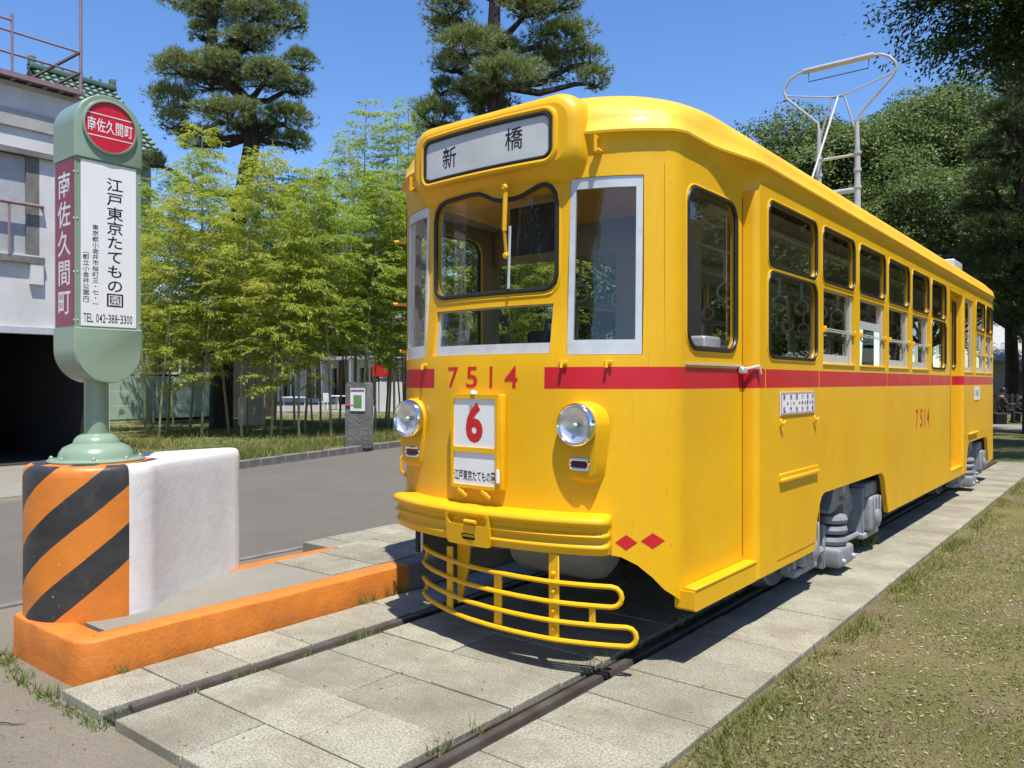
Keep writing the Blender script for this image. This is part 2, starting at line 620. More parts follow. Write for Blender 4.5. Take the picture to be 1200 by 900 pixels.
def flat_tris(outer, holes=(), scuts=(), zcuts=()):
    vs = []
    es = []
    for lp in [outer] + list(holes):
        o = len(vs)
        vs += [Vector(p) for p in lp]
        es += [(o + i, o + (i + 1) % len(lp)) for i in range(len(lp))]
    r = delaunay_2d_cdt(vs, es, [], 1, 1e-6)
    bm = bmesh.new()
    bv = [bm.verts.new((p.x, p.y, 0)) for p in r[0]]
    for f in r[2]:
        c = sum((r[0][i] for i in f), Vector((0, 0))) / len(f)
        if not inside(c, outer) or any(inside(c, h) for h in holes):
            continue
        bm.faces.new([bv[i] for i in f])
    for cs, no in ((scuts, (1, 0, 0)), (zcuts, (0, 1, 0))):
        for s in cs:
            co = (s, 0, 0) if no[0] else (0, s, 0)
            bmesh.ops.bisect_plane(bm, geom=bm.verts[:] + bm.edges[:] + bm.faces[:], plane_co=co, plane_no=no, dist=1e-5)
    for v in [v for v in bm.verts if not v.link_faces]:
        bm.verts.remove(v)
    bm.verts.index_update()
    V = [(v.co.x, v.co.y) for v in bm.verts]
    F = [[v.index for v in f.verts] for f in bm.faces]
    B = []
    for e in bm.edges:
        if len(e.link_faces) == 1:
            B.append((e.verts[0].index, e.verts[1].index))
    bm.free()
    return V, F, B

def panel(name, outer, holes, fmap, thick, parent, mats, matfn=None, scuts=(), zcuts=(), back=None, sharp=38):
    """sheet with openings, mapped by fmap(s, z, depth), given thickness"""
    V, F, B = flat_tris(outer, holes, scuts, zcuts)
    mb = MB()
    n = len(V)
    mb.v = [Vector(fmap(s, z, 0.0)) for s, z in V] + [Vector(fmap(s, z, thick)) for s, z in V]
    for f in F:
        c = [sum(V[i][k] for i in f) / len(f) for k in (0, 1)]
        mi = matfn(*c) if matfn else 0
        mb.f.append(list(f))
        mb.m.append(mi)
        mb.f.append([i + n for i in f][::-1])
        mb.m.append(mi if back is None else back)
    for a, b in B:
        c = [(V[a][k] + V[b][k]) / 2 for k in (0, 1)]
        mb.f.append([a, b, b + n, a + n])
        mb.m.append(matfn(*c) if matfn else 0)
    return mb.build(name, mats, parent, sharp=sharp)

def sheet(name, loop, fmap, depth, parent, mat, scuts=()):
    V, F, B = flat_tris(loop, (), scuts)
    mb = MB()
    mb.v = [Vector(fmap(s, z, depth)) for s, z in V]
    mb.f = [list(f) for f in F]
    mb.m = [0] * len(F)
    return mb.build(name, mat, parent, fix=True)

def copy_tree(o, parent=None):
    c = o.copy()
    COL.objects.link(c)
    if parent is not None:
        c.parent = parent
    ORG[c] = ORG.get(o, Vector((0, 0, 0)))
    for ch in list(o.children):
        copy_tree(ch, c)
    return c

# ------------------------------------------------------------------ lettering
GL = {}

def glyph(ch, bold=0.0):
    key = (ch, bold)
    if key in GL:
        return GL[key]
    cu = bpy.data.curves.new('glyph', 'FONT')
    cu.body = ch
    cu.size = 1.0
    cu.resolution_u = 3
    cu.offset = bold
    o = bpy.data.objects.new('glyph', cu)
    me = bpy.data.meshes.new_from_object(o)
    vs = [(v.co.x, v.co.y) for v in me.vertices]
    fs = [list(p.vertices) for p in me.polygons]
    bpy.data.objects.remove(o)
    bpy.data.curves.remove(cu)
    bpy.data.meshes.remove(me)
    GL[key] = (vs, fs)
    return GL[key]

def letter_set(items, fn, name, mat, parent):
    for it_ in items:
        letters([it_], fn, name, mat, parent)

def letters(items, fn, name, mat, parent):
    """items: (char, centre a, centre b, width, height, bold); fn(a, b) -> point on the surface"""
    mb = MB()
    for ch, ca, cb, w, h, bold in items:
        vs, fs = glyph(ch, bold)
        if not vs:
            continue
        x0, x1 = min(v[0] for v in vs), max(v[0] for v in vs)
        y0, y1 = min(v[1] for v in vs), max(v[1] for v in vs)
        if ord(ch) > 0x2e7f:
            x0, x1, y0, y1 = 0.02, 0.98, -0.11, 0.86
        sx = w / max(x1 - x0, 0.05) if (x1 - x0) > 0.3 or ord(ch) > 0x2e7f else h / (y1 - y0)
        sy = h / max(y1 - y0, 0.2)
        mx, my = (x0 + x1) / 2, (y0 + y1) / 2
        mb.add([fn(ca + (x - mx) * sx, cb + (y - my) * sy) for x, y in vs], fs)
    return mb.build(name, mat, parent, fix=False, smooth=False)

# ------------------------------------------------------------------ ground, road, paving, platform
def flat(name, poly, z, mat, thick=0.3, kind='structure'):
    mb = MB()
    mb.prism(poly, lambda a, b, t: (a, b, t), z - thick, z)
    return tag(mb.build(name, mat, smooth=False), kind=kind)

flat('ground', [(-900, -900), (900, -900), (900, 900), (-900, 900)], -0.05, m_asph, 0.4)

# road across, between the tram stop and the bamboo bed
KERB = [(-10.2, -2.0), (-11.2, 3.4), (-12.36, 7.76), (-12.85, 9.7), (-13.5, 12.2), (-14.4, 16.0), (-15.2, 22.0), (-15.6, 40.0)]
flat('road', [(-6.1, -20), (-6.1, 40)] + [(x + 0.0, y) for x, y in KERB[::-1]] + [(-10.0, -20)], -0.045, m_road, 0.02)
flat('gutter', [(-6.1, -20), (-6.02, -20), (-6.02, 40), (-6.1, 40)], -0.036, m_kerbgrey, 0.02)
flat('garage_apron', [(-10.6, -12), (-11.9, 5.9), (-16.0, 6.9), (-16.0, -12)], -0.04, m_conc, 0.02)

# kerb of the bed, stone by stone
kerb = MB().b2((-15.2, 22, -0.2), (-15.1, 22.1, -0.1)).build('kerb', m_kerbgrey)
tag(kerb, kind='structure')
def along(pts, step):
    out = []
    for (a, b) in zip(pts[:-1], pts[1:]):
        L = math.dist(a, b)
        k = max(1, round(L / step))
        for i in range(k):
            t0, t1 = i / k, (i + 1) / k
            out.append(((a[0] + (b[0] - a[0]) * t0, a[1] + (b[1] - a[1]) * t0), (a[0] + (b[0] - a[0]) * t1, a[1] + (b[1] - a[1]) * t1)))
    return out
stone_mesh = MB().box((0, 0, 0), (0.14, 0.585, 0.26), bev=0.011).mesh('kerb_stone', m_kerbgrey)
for (a, b) in along(KERB[2:7], 0.6):
    o = link_mesh('kerb_stone', stone_mesh, kerb)
    o.location = ((a[0] + b[0]) / 2 - 0.07, (a[1] + b[1]) / 2, -0.035 + rnd.uniform(-0.006, 0.006))
    o.rotation_euler = (0, 0, math.atan2(-(b[0] - a[0]), b[1] - a[1]))
BEDP = [(-12.5, 7.7), (-13.0, 9.7), (-13.65, 12.2), (-14.55, 16.0), (-15.35, 22.0), (-15.7, 40), (-24, 40), (-29.0, 23), (-29.4, 12.5), (-24, 9.6), (-17, 7.4)]
flat('planting_bed', BEDP, 0.045, m_bed, 0.1)
flat('far_path', [(-60, 21), (-24.2, 27), (-24.2, 60), (-90, 60), (-90, 21)], -0.03, m_conc, 0.01)

# paving slabs round the rails
pav = flat('paving', [(-4.10, 1.66), (-1.45, 1.66), (-1.45, 17.2), (-4.10, 17.2)], -0.03, m_dark, 0.02)
SM = {}
def slab(x0, x1, y0, y1, ztop, parent, mat=None, th=0.06):
    key = (round(x1 - x0, 3), round(y1 - y0, 3), th)
    if key not in SM:
        SM[key] = MB().box((0, 0, 0), (x1 - x0 - 0.008, y1 - y0 - 0.008, th), bev=0.004).mesh('slab', mat or m_slab)
    o = link_mesh('slab', SM[key], parent)
    o.location = ((x0 + x1) / 2, (y0 + y1) / 2, ztop - th / 2 + rnd.uniform(-0.003, 0.003))
    o.rotation_euler = (R(rnd.uniform(-0.35, 0.35)), R(rnd.uniform(-0.3, 0.3)), R(rnd.uniform(-0.25, 0.25)))
    return o
PITCH = 0.392
for k in range(40):
    y0 = 1.64 + PITCH * k
    y1 = y0 + PITCH
    slab(-4.075, -3.675, y0, y1, 0.0, pav)
    xm = -2.98 if k % 2 == 0 else -2.75
    slab(-3.535, xm, y0, y1, 0.0, pav)
    slab(xm, -2.235, y0, y1, 0.0, pav)
    slab(-2.085, -1.445, y0 - 0.012, y1 - 0.012, 0.0, pav)

def rail(x, y0, y1, label):
    prof = [(-0.022, -0.08), (0.022, -0.08), (0.023, -0.014), (0.018, -0.005), (-0.018, -0.005), (-0.023, -0.014)]
    lip = [(0.056, -0.08), (0.070, -0.08), (0.070, -0.018), (0.066, -0.012), (0.056, -0.014)]
    s = 1 if x > -3 else -1
    mb = MB()
    mb.prism([(a, b) for a, b in prof], lambda a, b, t: (x + a, t, b + 0.004), y0, y1)
    o = mb.build('rail', m_rail, origin=(x, y0, 0))
    tag(o, label, 'rail', 'tram rails set in the paving')
    MB().prism(lip, lambda a, b, t: (x - s * a if s < 0 else x - a, t, b), y0 + 0.02, y1).build('guard_lip', m_rail, o)
    return o
rail(-3.625, 1.76, 17.0, 'rusty tram rail in the paving beside the orange kerb')
rail(-2.155, 1.30, 17.0, 'worn tram rail in the paving nearest the lawn')

# platform
PZ = 0.18
plat = flat('platform', [(-4.255, 1.93), (-4.255, 17.0), (-5.35, 17.0), (-5.35, 4.0), (-4.90, 4.0), (-4.90, 1.93)], PZ - 0.002, m_conc, 0.24)
for k in range(14):
    y0 = 3.42 + 0.4 * k
    slab(-4.60, -4.262, y0, y0 + 0.4, PZ + 0.008, plat, th=0.03)
    if k > 1:
        slab(-5.0, -4.60, y0 - 0.2, y0 + 0.2, PZ + 0.008, plat, th=0.03)
        slab(-5.34, -5.0, y0, y0 + 0.4, PZ + 0.008, plat, th=0.03)
    else:
        slab(-4.90, -4.60, y0 - (0 if k == 0 else 0), y0 + 0.4, PZ + 0.008, plat, th=0.03)

def rough_bar(path_pts, w, h, z0, seed):
    """painted concrete kerb with softened edges, swept through plan points"""
    pr = [(0.0, 0.0), (0.004, h * 0.4), (0.005, h - 0.018), (0.009, h - 0.006), (0.020, h), (w * 0.5, h + 0.002), (w - 0.012, h), (w, h - 0.008), (w, 0.0)]
    r2 = random.Random(seed)
    rings = []
    n = len(path_pts)
    for i, p in enumerate(path_pts):
        a = Vector(path_pts[max(i - 1, 0)])
        b = Vector(path_pts[min(i + 1, n - 1)])
        t = (b - a).normalized()
        nrm = Vector((-t.y, t.x))
        k = 1.0
        if 0 < i < n - 1:
            t1 = (Vector(p) - a).normalized()
            k = 1 / max(0.5, abs(Vector((-t1.y, t1.x)).dot(nrm)))
        rings.append([Vector((p[0] + nrm.x * (o * k + r2.uniform(-0.002, 0.002)), p[1] + nrm.y * (o * k + r2.uniform(-0.002, 0.002)), z0 + z + r2.uniform(-0.002, 0.002))) for o, z in pr])
    mb = MB()
    mb.loft(rings, True, 0, True)
    return mb
kp = [(-4.965, 1.745), (-4.9, 1.742), (-4.6, 1.742), (-4.3, 1.744), (-4.20, 1.75), (-4.145, 1.775), (-4.115, 1.82), (-4.103, 1.88)] + [(-4.10, 1.95 + 0.15 * i) for i in range(14)] + [(-4.10, 3.985)]
pk = rough_bar(kp, 0.16, PZ + 0.07, -0.07, 3).build('painted_kerb', m_orange)
tag(pk, 'orange painted concrete kerb along the tram platform', 'kerb')
gk = rough_bar([(-4.10, 3.99 + 0.6 * i) for i in range(22)], 0.16, PZ + 0.07, -0.07, 5).build('plain_kerb', m_kerbgrey)
tag(gk, 'bare grey concrete kerb continuing along the platform beside the tram', 'kerb')
bk = MB().box((-4.955, 3.0, PZ - 0.09), (0.105, 2.0, 0.19), bev=0.011).build('edge_kerb', m_orange, origin=(-4.955, 3.0, 0))
tag(bk, 'thin orange kerb along the road side of the platform behind the white barrier', 'kerb')

# lawn on the right
def lawn_z(x, y):
    return -0.025 + 0.012 * math.sin(1.3 * x + 0.4) * math.sin(0.9 * y) + 0.010 * math.sin(2.9 * x + 1.7 * y)
mb = MB()
xs = list(np.linspace(-1.44, 6, 40)) + [8, 11, 15, 20, 28, 40]
ys = list(np.linspace(-4, 17.3, 90))
g = [[(x, y, lawn_z(x, y) if i else -0.02) for i, x in enumerate(xs)] for y in ys]
mb.v = [Vector(p) for row in g for p in row]
nx = len(xs)
for j in range(len(ys) - 1):
    for i in range(nx - 1):
        mb.f.append([j * nx + i, j * nx + i + 1, (j + 1) * nx + i + 1, (j + 1) * nx + i])
        mb.m.append(0)
tag(mb.build('lawn', m_lawn, fix=False), kind='structure')
flat('far_lawn', [(-9, 17.35), (40, 17.35), (40, 29.5), (-9, 29.5)], -0.02, m_bed, 0.02)
flat('park_path', [(-16, 29.55), (40, 29.55), (40, 33.5), (-16, 33.5)], -0.03, m_conc, 0.01)
flat('back_lawn', [(-40, 33.6), (40, 33.6), (40, 140), (-40, 140)], -0.02, m_bed, 0.02)

# ------------------------------------------------------------------ the tram
XC = -2.86
HW = 1.08      # half width of the saloon
HD = 0.995     # half width at the ends
Y0, Y1 = 3.32, 14.55
tram = thing('tram', 'yellow single car tram with red waistband standing on paved rails', 'tram', (XC, 8.9, 0))
tram['label'] = 'yellow single car tram with red waistband and number 7514'

def yf(x):
    return Y0 + 0.015 + 0.20 * x * x + 0.20 * x ** 4

def dyf(x):
    return 0.40 * x + 0.80 * x ** 3

def lean(z):
    t = min(1, max(0, (z - 1.5) / 0.5))
    return 0.06 * t * t * (3 - 2 * t)

def fmap(x, z, d):
    y = yf(x) + lean(z) * max(0.0, 1 - x * x)
    nx_, ny_ = dyf(x), -1.0
    L = math.hypot(nx_, ny_)
    return (XC + x - nx_ / L * d, y - ny_ / L * d, z)

def bmap(x, z, d):
    y = Y1 - 0.42 * x * x
    nx_, ny_ = 0.84 * x, 1.0
    L = math.hypot(nx_, ny_)
    return (XC + x - nx_ / L * d, y - ny_ / L * d, z)

def smap(side, half):
    return lambda y, z, d: (XC + side * (half - d), y, z)

ST0, ST1 = 1.445, 1.56
WTOP = 2.62
BODY = [m_yel, m_red, m_innerwall]
def band(s, z):
    return 1 if ST0 < z < ST1 else 0

def gasket_window(loop, fm, parent, gl, name='window', r=0.015, scuts=(), depth=0.02):
    path = [fm(s, z, 0.0) for s, z in densify(loop)]
    a, b = Vector(path[0]), Vector(path[len(path) // 3])
    c = Vector(path[2 * len(path) // 3])
    nrm = (b - a).cross(c - a).normalized()
    o = MB().tube(path, r * 0.78, 8, True, nrm).build(name, m_rubber, parent)
    cs, cz = sum(p[0] for p in loop) / len(loop), sum(p[1] for p in loop) / len(loop)
    hs_, hz_ = max(p[0] for p in loop) - cs, max(p[1] for p in loop) - cz
    lipp = [fm(cs + (s - cs) * (1 + 0.017 / hs_), cz + (z - cz) * (1 + 0.017 / hz_), 0.002) for s, z in densify(loop)]
    MB().tube(lipp, 0.0085, 6, True, nrm).build('lip', m_yel, o)
    sheet('pane', loop, fm, depth, o, gl, scuts)
    return o

# --- front wall
CX = 0.945
def corner_curve(n=9):
    """plan of the rounded corner from the front wall to the door bay"""
    p0, p2 = Vector((CX, yf(CX))), Vector((HD, 3.80))
    t0 = Vector((1.0, dyf(CX))).normalized()
    k = (HD - p0.x) / t0.x
    p1 = p0 + t0 * min(k, 0.075)
    p1.x = min(p1.x + 0.004, HD)
    return [p0 * (1 - t) ** 2 + p1 * 2 * t * (1 - t) + p2 * t * t for t in [i / n for i in range(n + 1)]]
WS = [(-0.36, 1.975), (0.36, 1.975), (0.40, 1.983), (0.43, 2.01), (0.44, 2.06), (0.442, 2.42), (0.43, 2.48), (0.405, 2.517), (0.37, 2.533), (0.33, 2.528),
      (0.28, 2.508), (0.23, 2.490), (0.18, 2.482), (0.08, 2.483), (0.03, 2.497), (-0.02, 2.523), (-0.07, 2.542), (-0.14, 2.546), (-0.34, 2.538),
      (-0.39, 2.525), (-0.425, 2.49), (-0.44, 2.43), (-0.44, 2.06), (-0.43, 2.01), (-0.40, 1.983)]
LP = rect(-0.425, 0.425, 1.632, 1.897)
CWR = rect(0.515, 0.86, 1.622, 2.545)
CWL = rect(-0.86, -0.515, 1.622, 2.545)
bot = [(-CX, 0.615), (-0.90, 0.61), (-0.70, 0.60), (0.70, 0.60), (0.775, 0.585), (0.84, 0.545), (0.90, 0.48), (CX, 0.415)]
front_outer = bot + [(CX, WTOP), (-CX, WTOP)]
SC = [-1 + 0.0625 * i for i in range(1, 32)] + [-0.40, 0.40]
panel('end_wall', front_outer, [WS, LP, CWR, CWL], fmap, 0.04, tram, BODY,
      lambda s, z: 1 if (ST0 < z < ST1 and abs(s) > 0.40) else 0, SC, (ST0, ST1, 1.75, 2.0, 2.25), back=2)
for s in (-1, 1):
    cc = corner_curve()
    mb = MB()
    nn = len(cc)
    zlo = [(0.415 - 0.09 * i / (nn - 1)) if s > 0 else 0.62 for i in range(nn)]
    for za, zb, mi in ((None, ST0, 0), (ST0, ST1, 1), (ST1, WTOP, 0)):
        o_ = len(mb.v)
        for zz in (za, zb):
            for i, p in enumerate(cc):
                mb.v.append(Vector((XC + s * p.x, p.y, zlo[i] if zz is None else zz)))
        for i in range(nn - 1):
            mb.f.append([o_ + i, o_ + i + 1, o_ + nn + i + 1, o_ + nn + i])
            mb.m.append(mi)
    mb.build('corner_post', BODY, tram, sharp=80)
gasket_window(WS, fmap, tram, m_glass, 'windscreen', 0.017, SC, 0.012)
# lower windscreen light
def frame_window(outer, inner, fm, parent, gl, name, d0, d1, mat=None, scuts=()):
    V, F, B = flat_tris(outer, [inner], scuts)
    mb = MB()
    n = len(V)
    mb.v = [Vector(fm(s, z, d0)) for s, z in V] + [Vector(fm(s, z, d1)) for s, z in V]
    for f in F:
        mb.f += [list(f), [i + n for i in f][::-1]]
        mb.m += [0, 0]
    for a, b in B:
        mb.f.append([a, b, b + n, a + n])
        mb.m.append(0)
    o = mb.build(name, mat or m_alu, parent)
    sheet('pane', inner, fm, (d0 + d1) / 2, o, gl, scuts)
    return o
frame_window(rect(-0.423, 0.423, 1.634, 1.895), rect(-0.405, 0.415, 1.69, 1.89), fmap, tram, m_glass, 'window', 0.018, 0.038, None, SC)
frame_window(rect(0.517, 0.858, 1.624, 2.543), rect(0.545, 0.830, 1.70, 2.487), fmap, tram, m_glass, 'window', 0.006, 0.03, None, SC)
frame_window(rect(-0.858, -0.517, 1.624, 2.543), rect(-0.830, -0.545, 1.70, 2.487), fmap, tram, m_glass, 'window', 0.006, 0.03, None, SC)

# --- ends of the sides (door bays) and jambs
def jamb(side, ya, yb, y_sign, zlo):
    pts = [(HD - 0.03, ya), (HD + 0.045, ya + 0.004 * y_sign), (HD + 0.07, ya + 0.012 * y_sign), (HW - 0.003, ya + 0.028 * y_sign), (HW, yb)]
    zs = [zlo, ST0, ST1, WTOP]
    mb = MB()
    for (za, zb, mi) in ((zlo, ST0, 0), (ST0, ST1, 1), (ST1, WTOP, 0)):
        o = len(mb.v)
        for z in (za, zb):
            mb.v += [Vector((XC + side * x, y, z)) for x, y in pts]
        n = len(pts)
        for i in range(n - 1):
            mb.f.append([o + i, o + i + 1, o + n + i + 1, o + n + i])
            mb.m.append(mi)
    return mb.build('door_jamb', BODY, tram, sharp=60)
DW = rr(3.83, 4.465, 1.662, 2.515, 0.10)
for side in (1, -1):
    fm = smap(side, HD)
    door = panel('door' if side == 1 else 'end_panel', rect(3.80, 4.575, 0.40 if side == 1 else 0.625, WTOP), [DW], fm, 0.035, tram, BODY, band, (), (ST0, ST1), back=2)
    gasket_window(DW, fm, door, m_glass, 'window', 0.019)
    jamb(side, 4.575, 4.625, 1, 0.31)
    if side == 1:
        MB().b2((XC + HD + 0.001, 3.80, 1.572), (XC + HD + 0.012, 4.54, 1.582)).build('drip_strip', m_alu, door)
        mb = MB()
        mb.b2((XC + HD + 0.002, 4.49, 1.53), (XC + HD + 0.035, 4.56, 1.57), bev=0.006)
        mb.tube([(XC + HD + 0.03, 4.55, 1.56), (XC + HW + 0.008, 4.585, 1.575), (XC + HW + 0.012, 4.60, 1.53)], 0.009, 6)
        mb.build('door_lock', m_alu, door)
        # seams of the leaf
        MB().b2((XC + HD - 0.002, 4.556, 0.44), (XC + HD + 0.0025, 4.561, 2.58)).build('leaf_seam', m_dark, door)
# step below the front door
mb = MB()
mb.prism([(3.755, 0.315), (3.775, 0.30), (4.63, 0.30), (4.63, 0.405), (3.755, 0.405)], lambda a, b, t: (t, a, b), XC + HD - 0.035, XC + HW - 0.012)
st = mb.build('door_step', m_yel, tram)
MB().box((XC + 1.035, 4.19, 0.413), (0.075, 0.84, 0.016), bev=0.005).build('step_tread', m_yel, st)

# --- long side walls
def arch(y0, y1, zt, z0=0.31):
    """wheel opening cut upward from the skirt, softened corners"""
    return [(y0, z0), (y0 + 0.02, z0 + 0.10), (y0 + 0.06, z0 + 0.22), (y0 + 0.11, zt - 0.07), (y0 + 0.155, zt - 0.02), (y0 + 0.22, zt),
            (y1 - 0.26, zt), (y1 - 0.19, zt - 0.02), (y1 - 0.14, zt - 0.07), (y1 - 0.085, zt - 0.20), (y1 - 0.03, z0 + 0.06), (y1, z0)]
def skirt(ya, yb, arches):
    pts = [(ya, 0.31)]
    for a in arches:
        pts += a
    pts += [(yb, 0.31), (yb, WTOP), (ya, WTOP)]
    return pts
UP0, UP1, LO0, LO1 = 2.205, 2.585, 1.615, 2.155
A1 = arch(5.63, 7.68, 0.69)
A2 = arch(11.72, 13.62, 0.69)

def side_window(kind, ya, yb, fm, openz=None):
    holes = []
    if kind == 'pair':
        holes = [rr(ya, yb, UP0 - 0.008, UP1, 0.075), rr(ya, yb, LO0 + 0.02, LO1, 0.085)]
    elif kind == 'sash':
        holes = [rr(ya, yb, UP0, UP1, 0.075), rect(ya + 0.02, yb - 0.02, LO0, LO1)]
    elif kind == 'tall':
        holes = [rect(ya, yb, LO0, UP1 - 0.02)]
    return holes

def fit_window(kind, ya, yb, fm, side, openz=0.0):
    hs = side_window(kind, ya, yb, fm)
    if kind in ('pair', 'sash'):
        gasket_window(hs[0], fm, tram, m_glassd, 'window', 0.014)
    if kind == 'pair':
        gasket_window(hs[1], fm, tram, m_glassd, 'window', 0.014)
    if kind == 'sash':
        a, b = ya + 0.02, yb - 0.02
        z0 = LO0 + openz
        fr = frame_window(rect(a + 0.004, b - 0.004, z0 + 0.004, LO1 + 0.0), rect(a + 0.035, b - 0.055, z0 + 0.07, LO1 - 0.01), fm, tram, m_glassd, 'window', 0.028, 0.042)
        # yellow sliding channel and guard bars
        for zz in (1.853, 1.868):
            MB().tube([fm(a, zz, 0.006), fm(b, zz, 0.006)], 0.0045, 6).build('guard_bar', m_alu, fr)
        for yy in (a + 0.004, b - 0.004):
            MB().box(fm(yy, 1.86, -0.006), (0.028, 0.02, 0.045), bev=0.004).build('bar_bracket', m_yel, fr)
        MB().box(fm(b - 0.026, (LO0 + LO1) / 2, 0.020), (0.012, 0.034, LO1 - LO0 - 0.01)).build('channel', m_cream, fr)
        MB().box(fm((a + b) / 2, LO0 - 0.004, 0.005), (0.030, b - a + 0.03, 0.018), bev=0.005).build('sill', m_yel, fr)
    if kind == 'tall':
        fr = frame_window(rect(ya + 0.003, yb - 0.003, LO0 + 0.003, UP1 - 0.023), rect(ya + 0.04, yb - 0.04, LO0 + 0.06, UP1 - 0.06), fm, tram, m_glassd, 'window', 0.02, 0.04)
        MB().box(fm((ya + yb) / 2, LO0 - 0.004, 0.005), (0.030, yb - ya + 0.03, 0.018), bev=0.005).build('sill', m_yel, fr)
    return hs

RW = [('pair', 4.755, 5.67, 0), ('sash', 5.80, 6.60, 0), ('sash', 6.735, 7.55, 0.30), ('sash', 7.675, 8.475, 0), ('sash', 8.61, 9.39, 0), ('pair', 9.54, 10.33, 0)]
RW2 = [('tall', 11.60, 12.22, 0), ('sash', 12.48, 13.24, 0), ('sash', 13.34, 13.98, 0)]
fmR, fmL = smap(1, HW), smap(-1, HW)
hs = []
for k, a, b, oz in RW:
    hs += fit_window(k, a, b, fmR, 1, oz)
panel('side_wall', skirt(4.62, 10.62, [A1]), hs, fmR, 0.04, tram, BODY, band, (), (ST0, ST1), back=2)
hs = []
for k, a, b, oz in RW2:
    hs += fit_window(k, a, b, fmR, 1, oz)
panel('side_wall', skirt(11.54, 14.06, [A2]), hs, fmR, 0.04, tram, BODY, band, (), (ST0, ST1), back=2)
LW = [('pair', 4.755, 5.67, 0)] + [('sash', 5.80 + 0.935 * i, 6.60 + 0.935 * i, 0.3 if i == 3 else 0) for i in range(8)] + [('pair', 13.30, 13.98, 0)]
hs = []
for k, a, b, oz in LW:
    hs += fit_window(k, a, b, fmL, -1, oz)
panel('side_wall', skirt(4.62, 14.06, [A1, A2]), hs, fmL, 0.04, tram, BODY, band, (), (ST0, ST1), back=2)
# rear door bay
fmD = smap(1, HD)
DW2 = rr(10.72, 11.06, 1.66, 2.50, 0.06)
DW3 = rr(11.12, 11.46, 1.66, 2.50, 0.06)
d2 = panel('door', rect(10.62, 11.51, 0.40, 2.58), [DW2, DW3], fmD, 0.035, tram, BODY, band, (), (ST0, ST1), back=2)
gasket_window(DW2, fmD, d2, m_glassd, 'window', 0.015)
gasket_window(DW3, fmD, d2, m_glassd, 'window', 0.015)
MB().b2((XC + HD + 0.001, 11.08, 0.42), (XC + HD + 0.016, 11.10, 2.56)).build('leaf_seam', m_yel, d2)
jamb(1, 11.505, 11.545, 1, 0.31)
mb = MB().b2((XC + HD - 0.03, 10.60, 0.40), (XC + HW, 10.622, WTOP))
mb.build('door_jamb', m_yel, tram)
MB().b2((XC + HD - 0.03, 10.622, 2.575), (XC + HW - 0.001, 11.51, WTOP)).build('door_header', m_yel, tram)
st = MB().b2((XC + HD - 0.035, 10.60, 0.30), (XC + HW - 0.012, 11.55, 0.405)).build('door_step', m_yel, tram)
MB().box((XC + 1.035, 11.07, 0.413), (0.075, 0.88, 0.016), bev=0.005).build('step_tread', m_yel, st)
# rear wall
RB = [-HW + HW / 10 * i for i in range(1, 20)]
rh = [rr(-0.42, 0.42, 1.66, 2.50, 0.08), rr(0.52, 0.95, 1.66, 2.50, 0.06), rr(-0.95, -0.52, 1.66, 2.50, 0.06)]
rw = panel('end_wall', rect(-HW, HW, 0.36, WTOP), rh, bmap, 0.04, tram, BODY, band, RB, (ST0, ST1), back=2)
for h in rh:
    gasket_window(h, bmap, rw, m_glassd, 'window', 0.016, RB)

# --- cove and roof
Wp = []
NF = 28
for i in range(NF + 1):                       # front, left to right
    w = fmap(CX * (-1.0 + 2.0 * i / NF), WTOP, 0)
    Wp.append((w[0] - XC, w[1]))
CCP = [(p.x, p.y) for p in corner_curve()[1:-1]]
Wp += CCP
def side_pts(sg):
    out = [(sg * HD, 3.80 + 0.77 * i / 9) for i in range(10)]
    return out + [(sg * HW, 4.625)] + [(sg * HW, 4.62 + 9.38 * i / 24) for i in range(1, 24)] + [(sg * HW, 14.02)]
Wp += side_pts(1)
for i in range(1, NF):
    w = bmap(HW * 0.995 - 2 * HW * 0.995 * i / NF, WTOP, 0)
    Wp.append((w[0] - XC, w[1]))
Wp += side_pts(-1)[::-1]
Wp += [(-x, y) for x, y in CCP[::-1]]
def smooth(t):
    t = min(1.0, max(0.0, t))
    return t * t * (3 - 2 * t)
def eave(p):
    """eave line: a small even overhang that hides the set-back of the door bays"""
    x, y = p
    sg = 1 if x > 0 else -1
    if 3.795 < y < 14.03 and abs(x) > 0.95:
        return (sg * (1.018 + 0.082 * smooth((y - 4.0) / 0.62)), y)
    if y < 5:
        n_ = Vector((dyf(x) * (1 + 6 * max(0.0, abs(x) - CX) / 0.05), -1)).normalized()
        return (x + n_.x * 0.024, y + n_.y * 0.022)
    return (x * 1.015, y + 0.025)
Rp = [eave(p) for p in Wp]
YM = (Y0 + Y1) / 2
def rounded(p):
    """dome outline: the eave line with generously rounded ends"""
    x, y = p
    a_, b_ = 1.09, (Y1 - Y0) / 2 - 0.03
    e0 = 0.95
    dy = abs(y - YM)
    if dy > b_ - e0:
        q = (dy - (b_ - e0)) / e0
        L = (abs(x / a_) ** 2.7 + abs(q) ** 2.7) ** (1 / 2.7)
        if L > 1e-6:
            x2, q2 = x / L, q / L
            return (x2, YM + math.copysign(b_ - e0 + q2 * e0, y - YM))
    return (math.copysign(a_, x), y) if abs(x) > 0.95 else p
Dp = [rounded(p) for p in Rp]
def lerp2(a, b, t):
    return (a[0] + (b[0] - a[0]) * t, a[1] + (b[1] - a[1]) * t)
def ring(pts, z):
    return [Vector((XC + p[0], p[1], z)) for p in pts]
rings = []
for t, z in ((0.0, WTOP), (0.0, 2.665), (0.10, 2.70), (0.35, 2.73), (0.75, 2.752), (1.0, 2.762)):
    rings.append(ring([lerp2(w, r, t) for w, r in zip(Wp, Rp)], z))
MB().loft(rings, True).build('cove', m_yel, tram, sharp=50)
ZE, HR = 2.762, 0.34
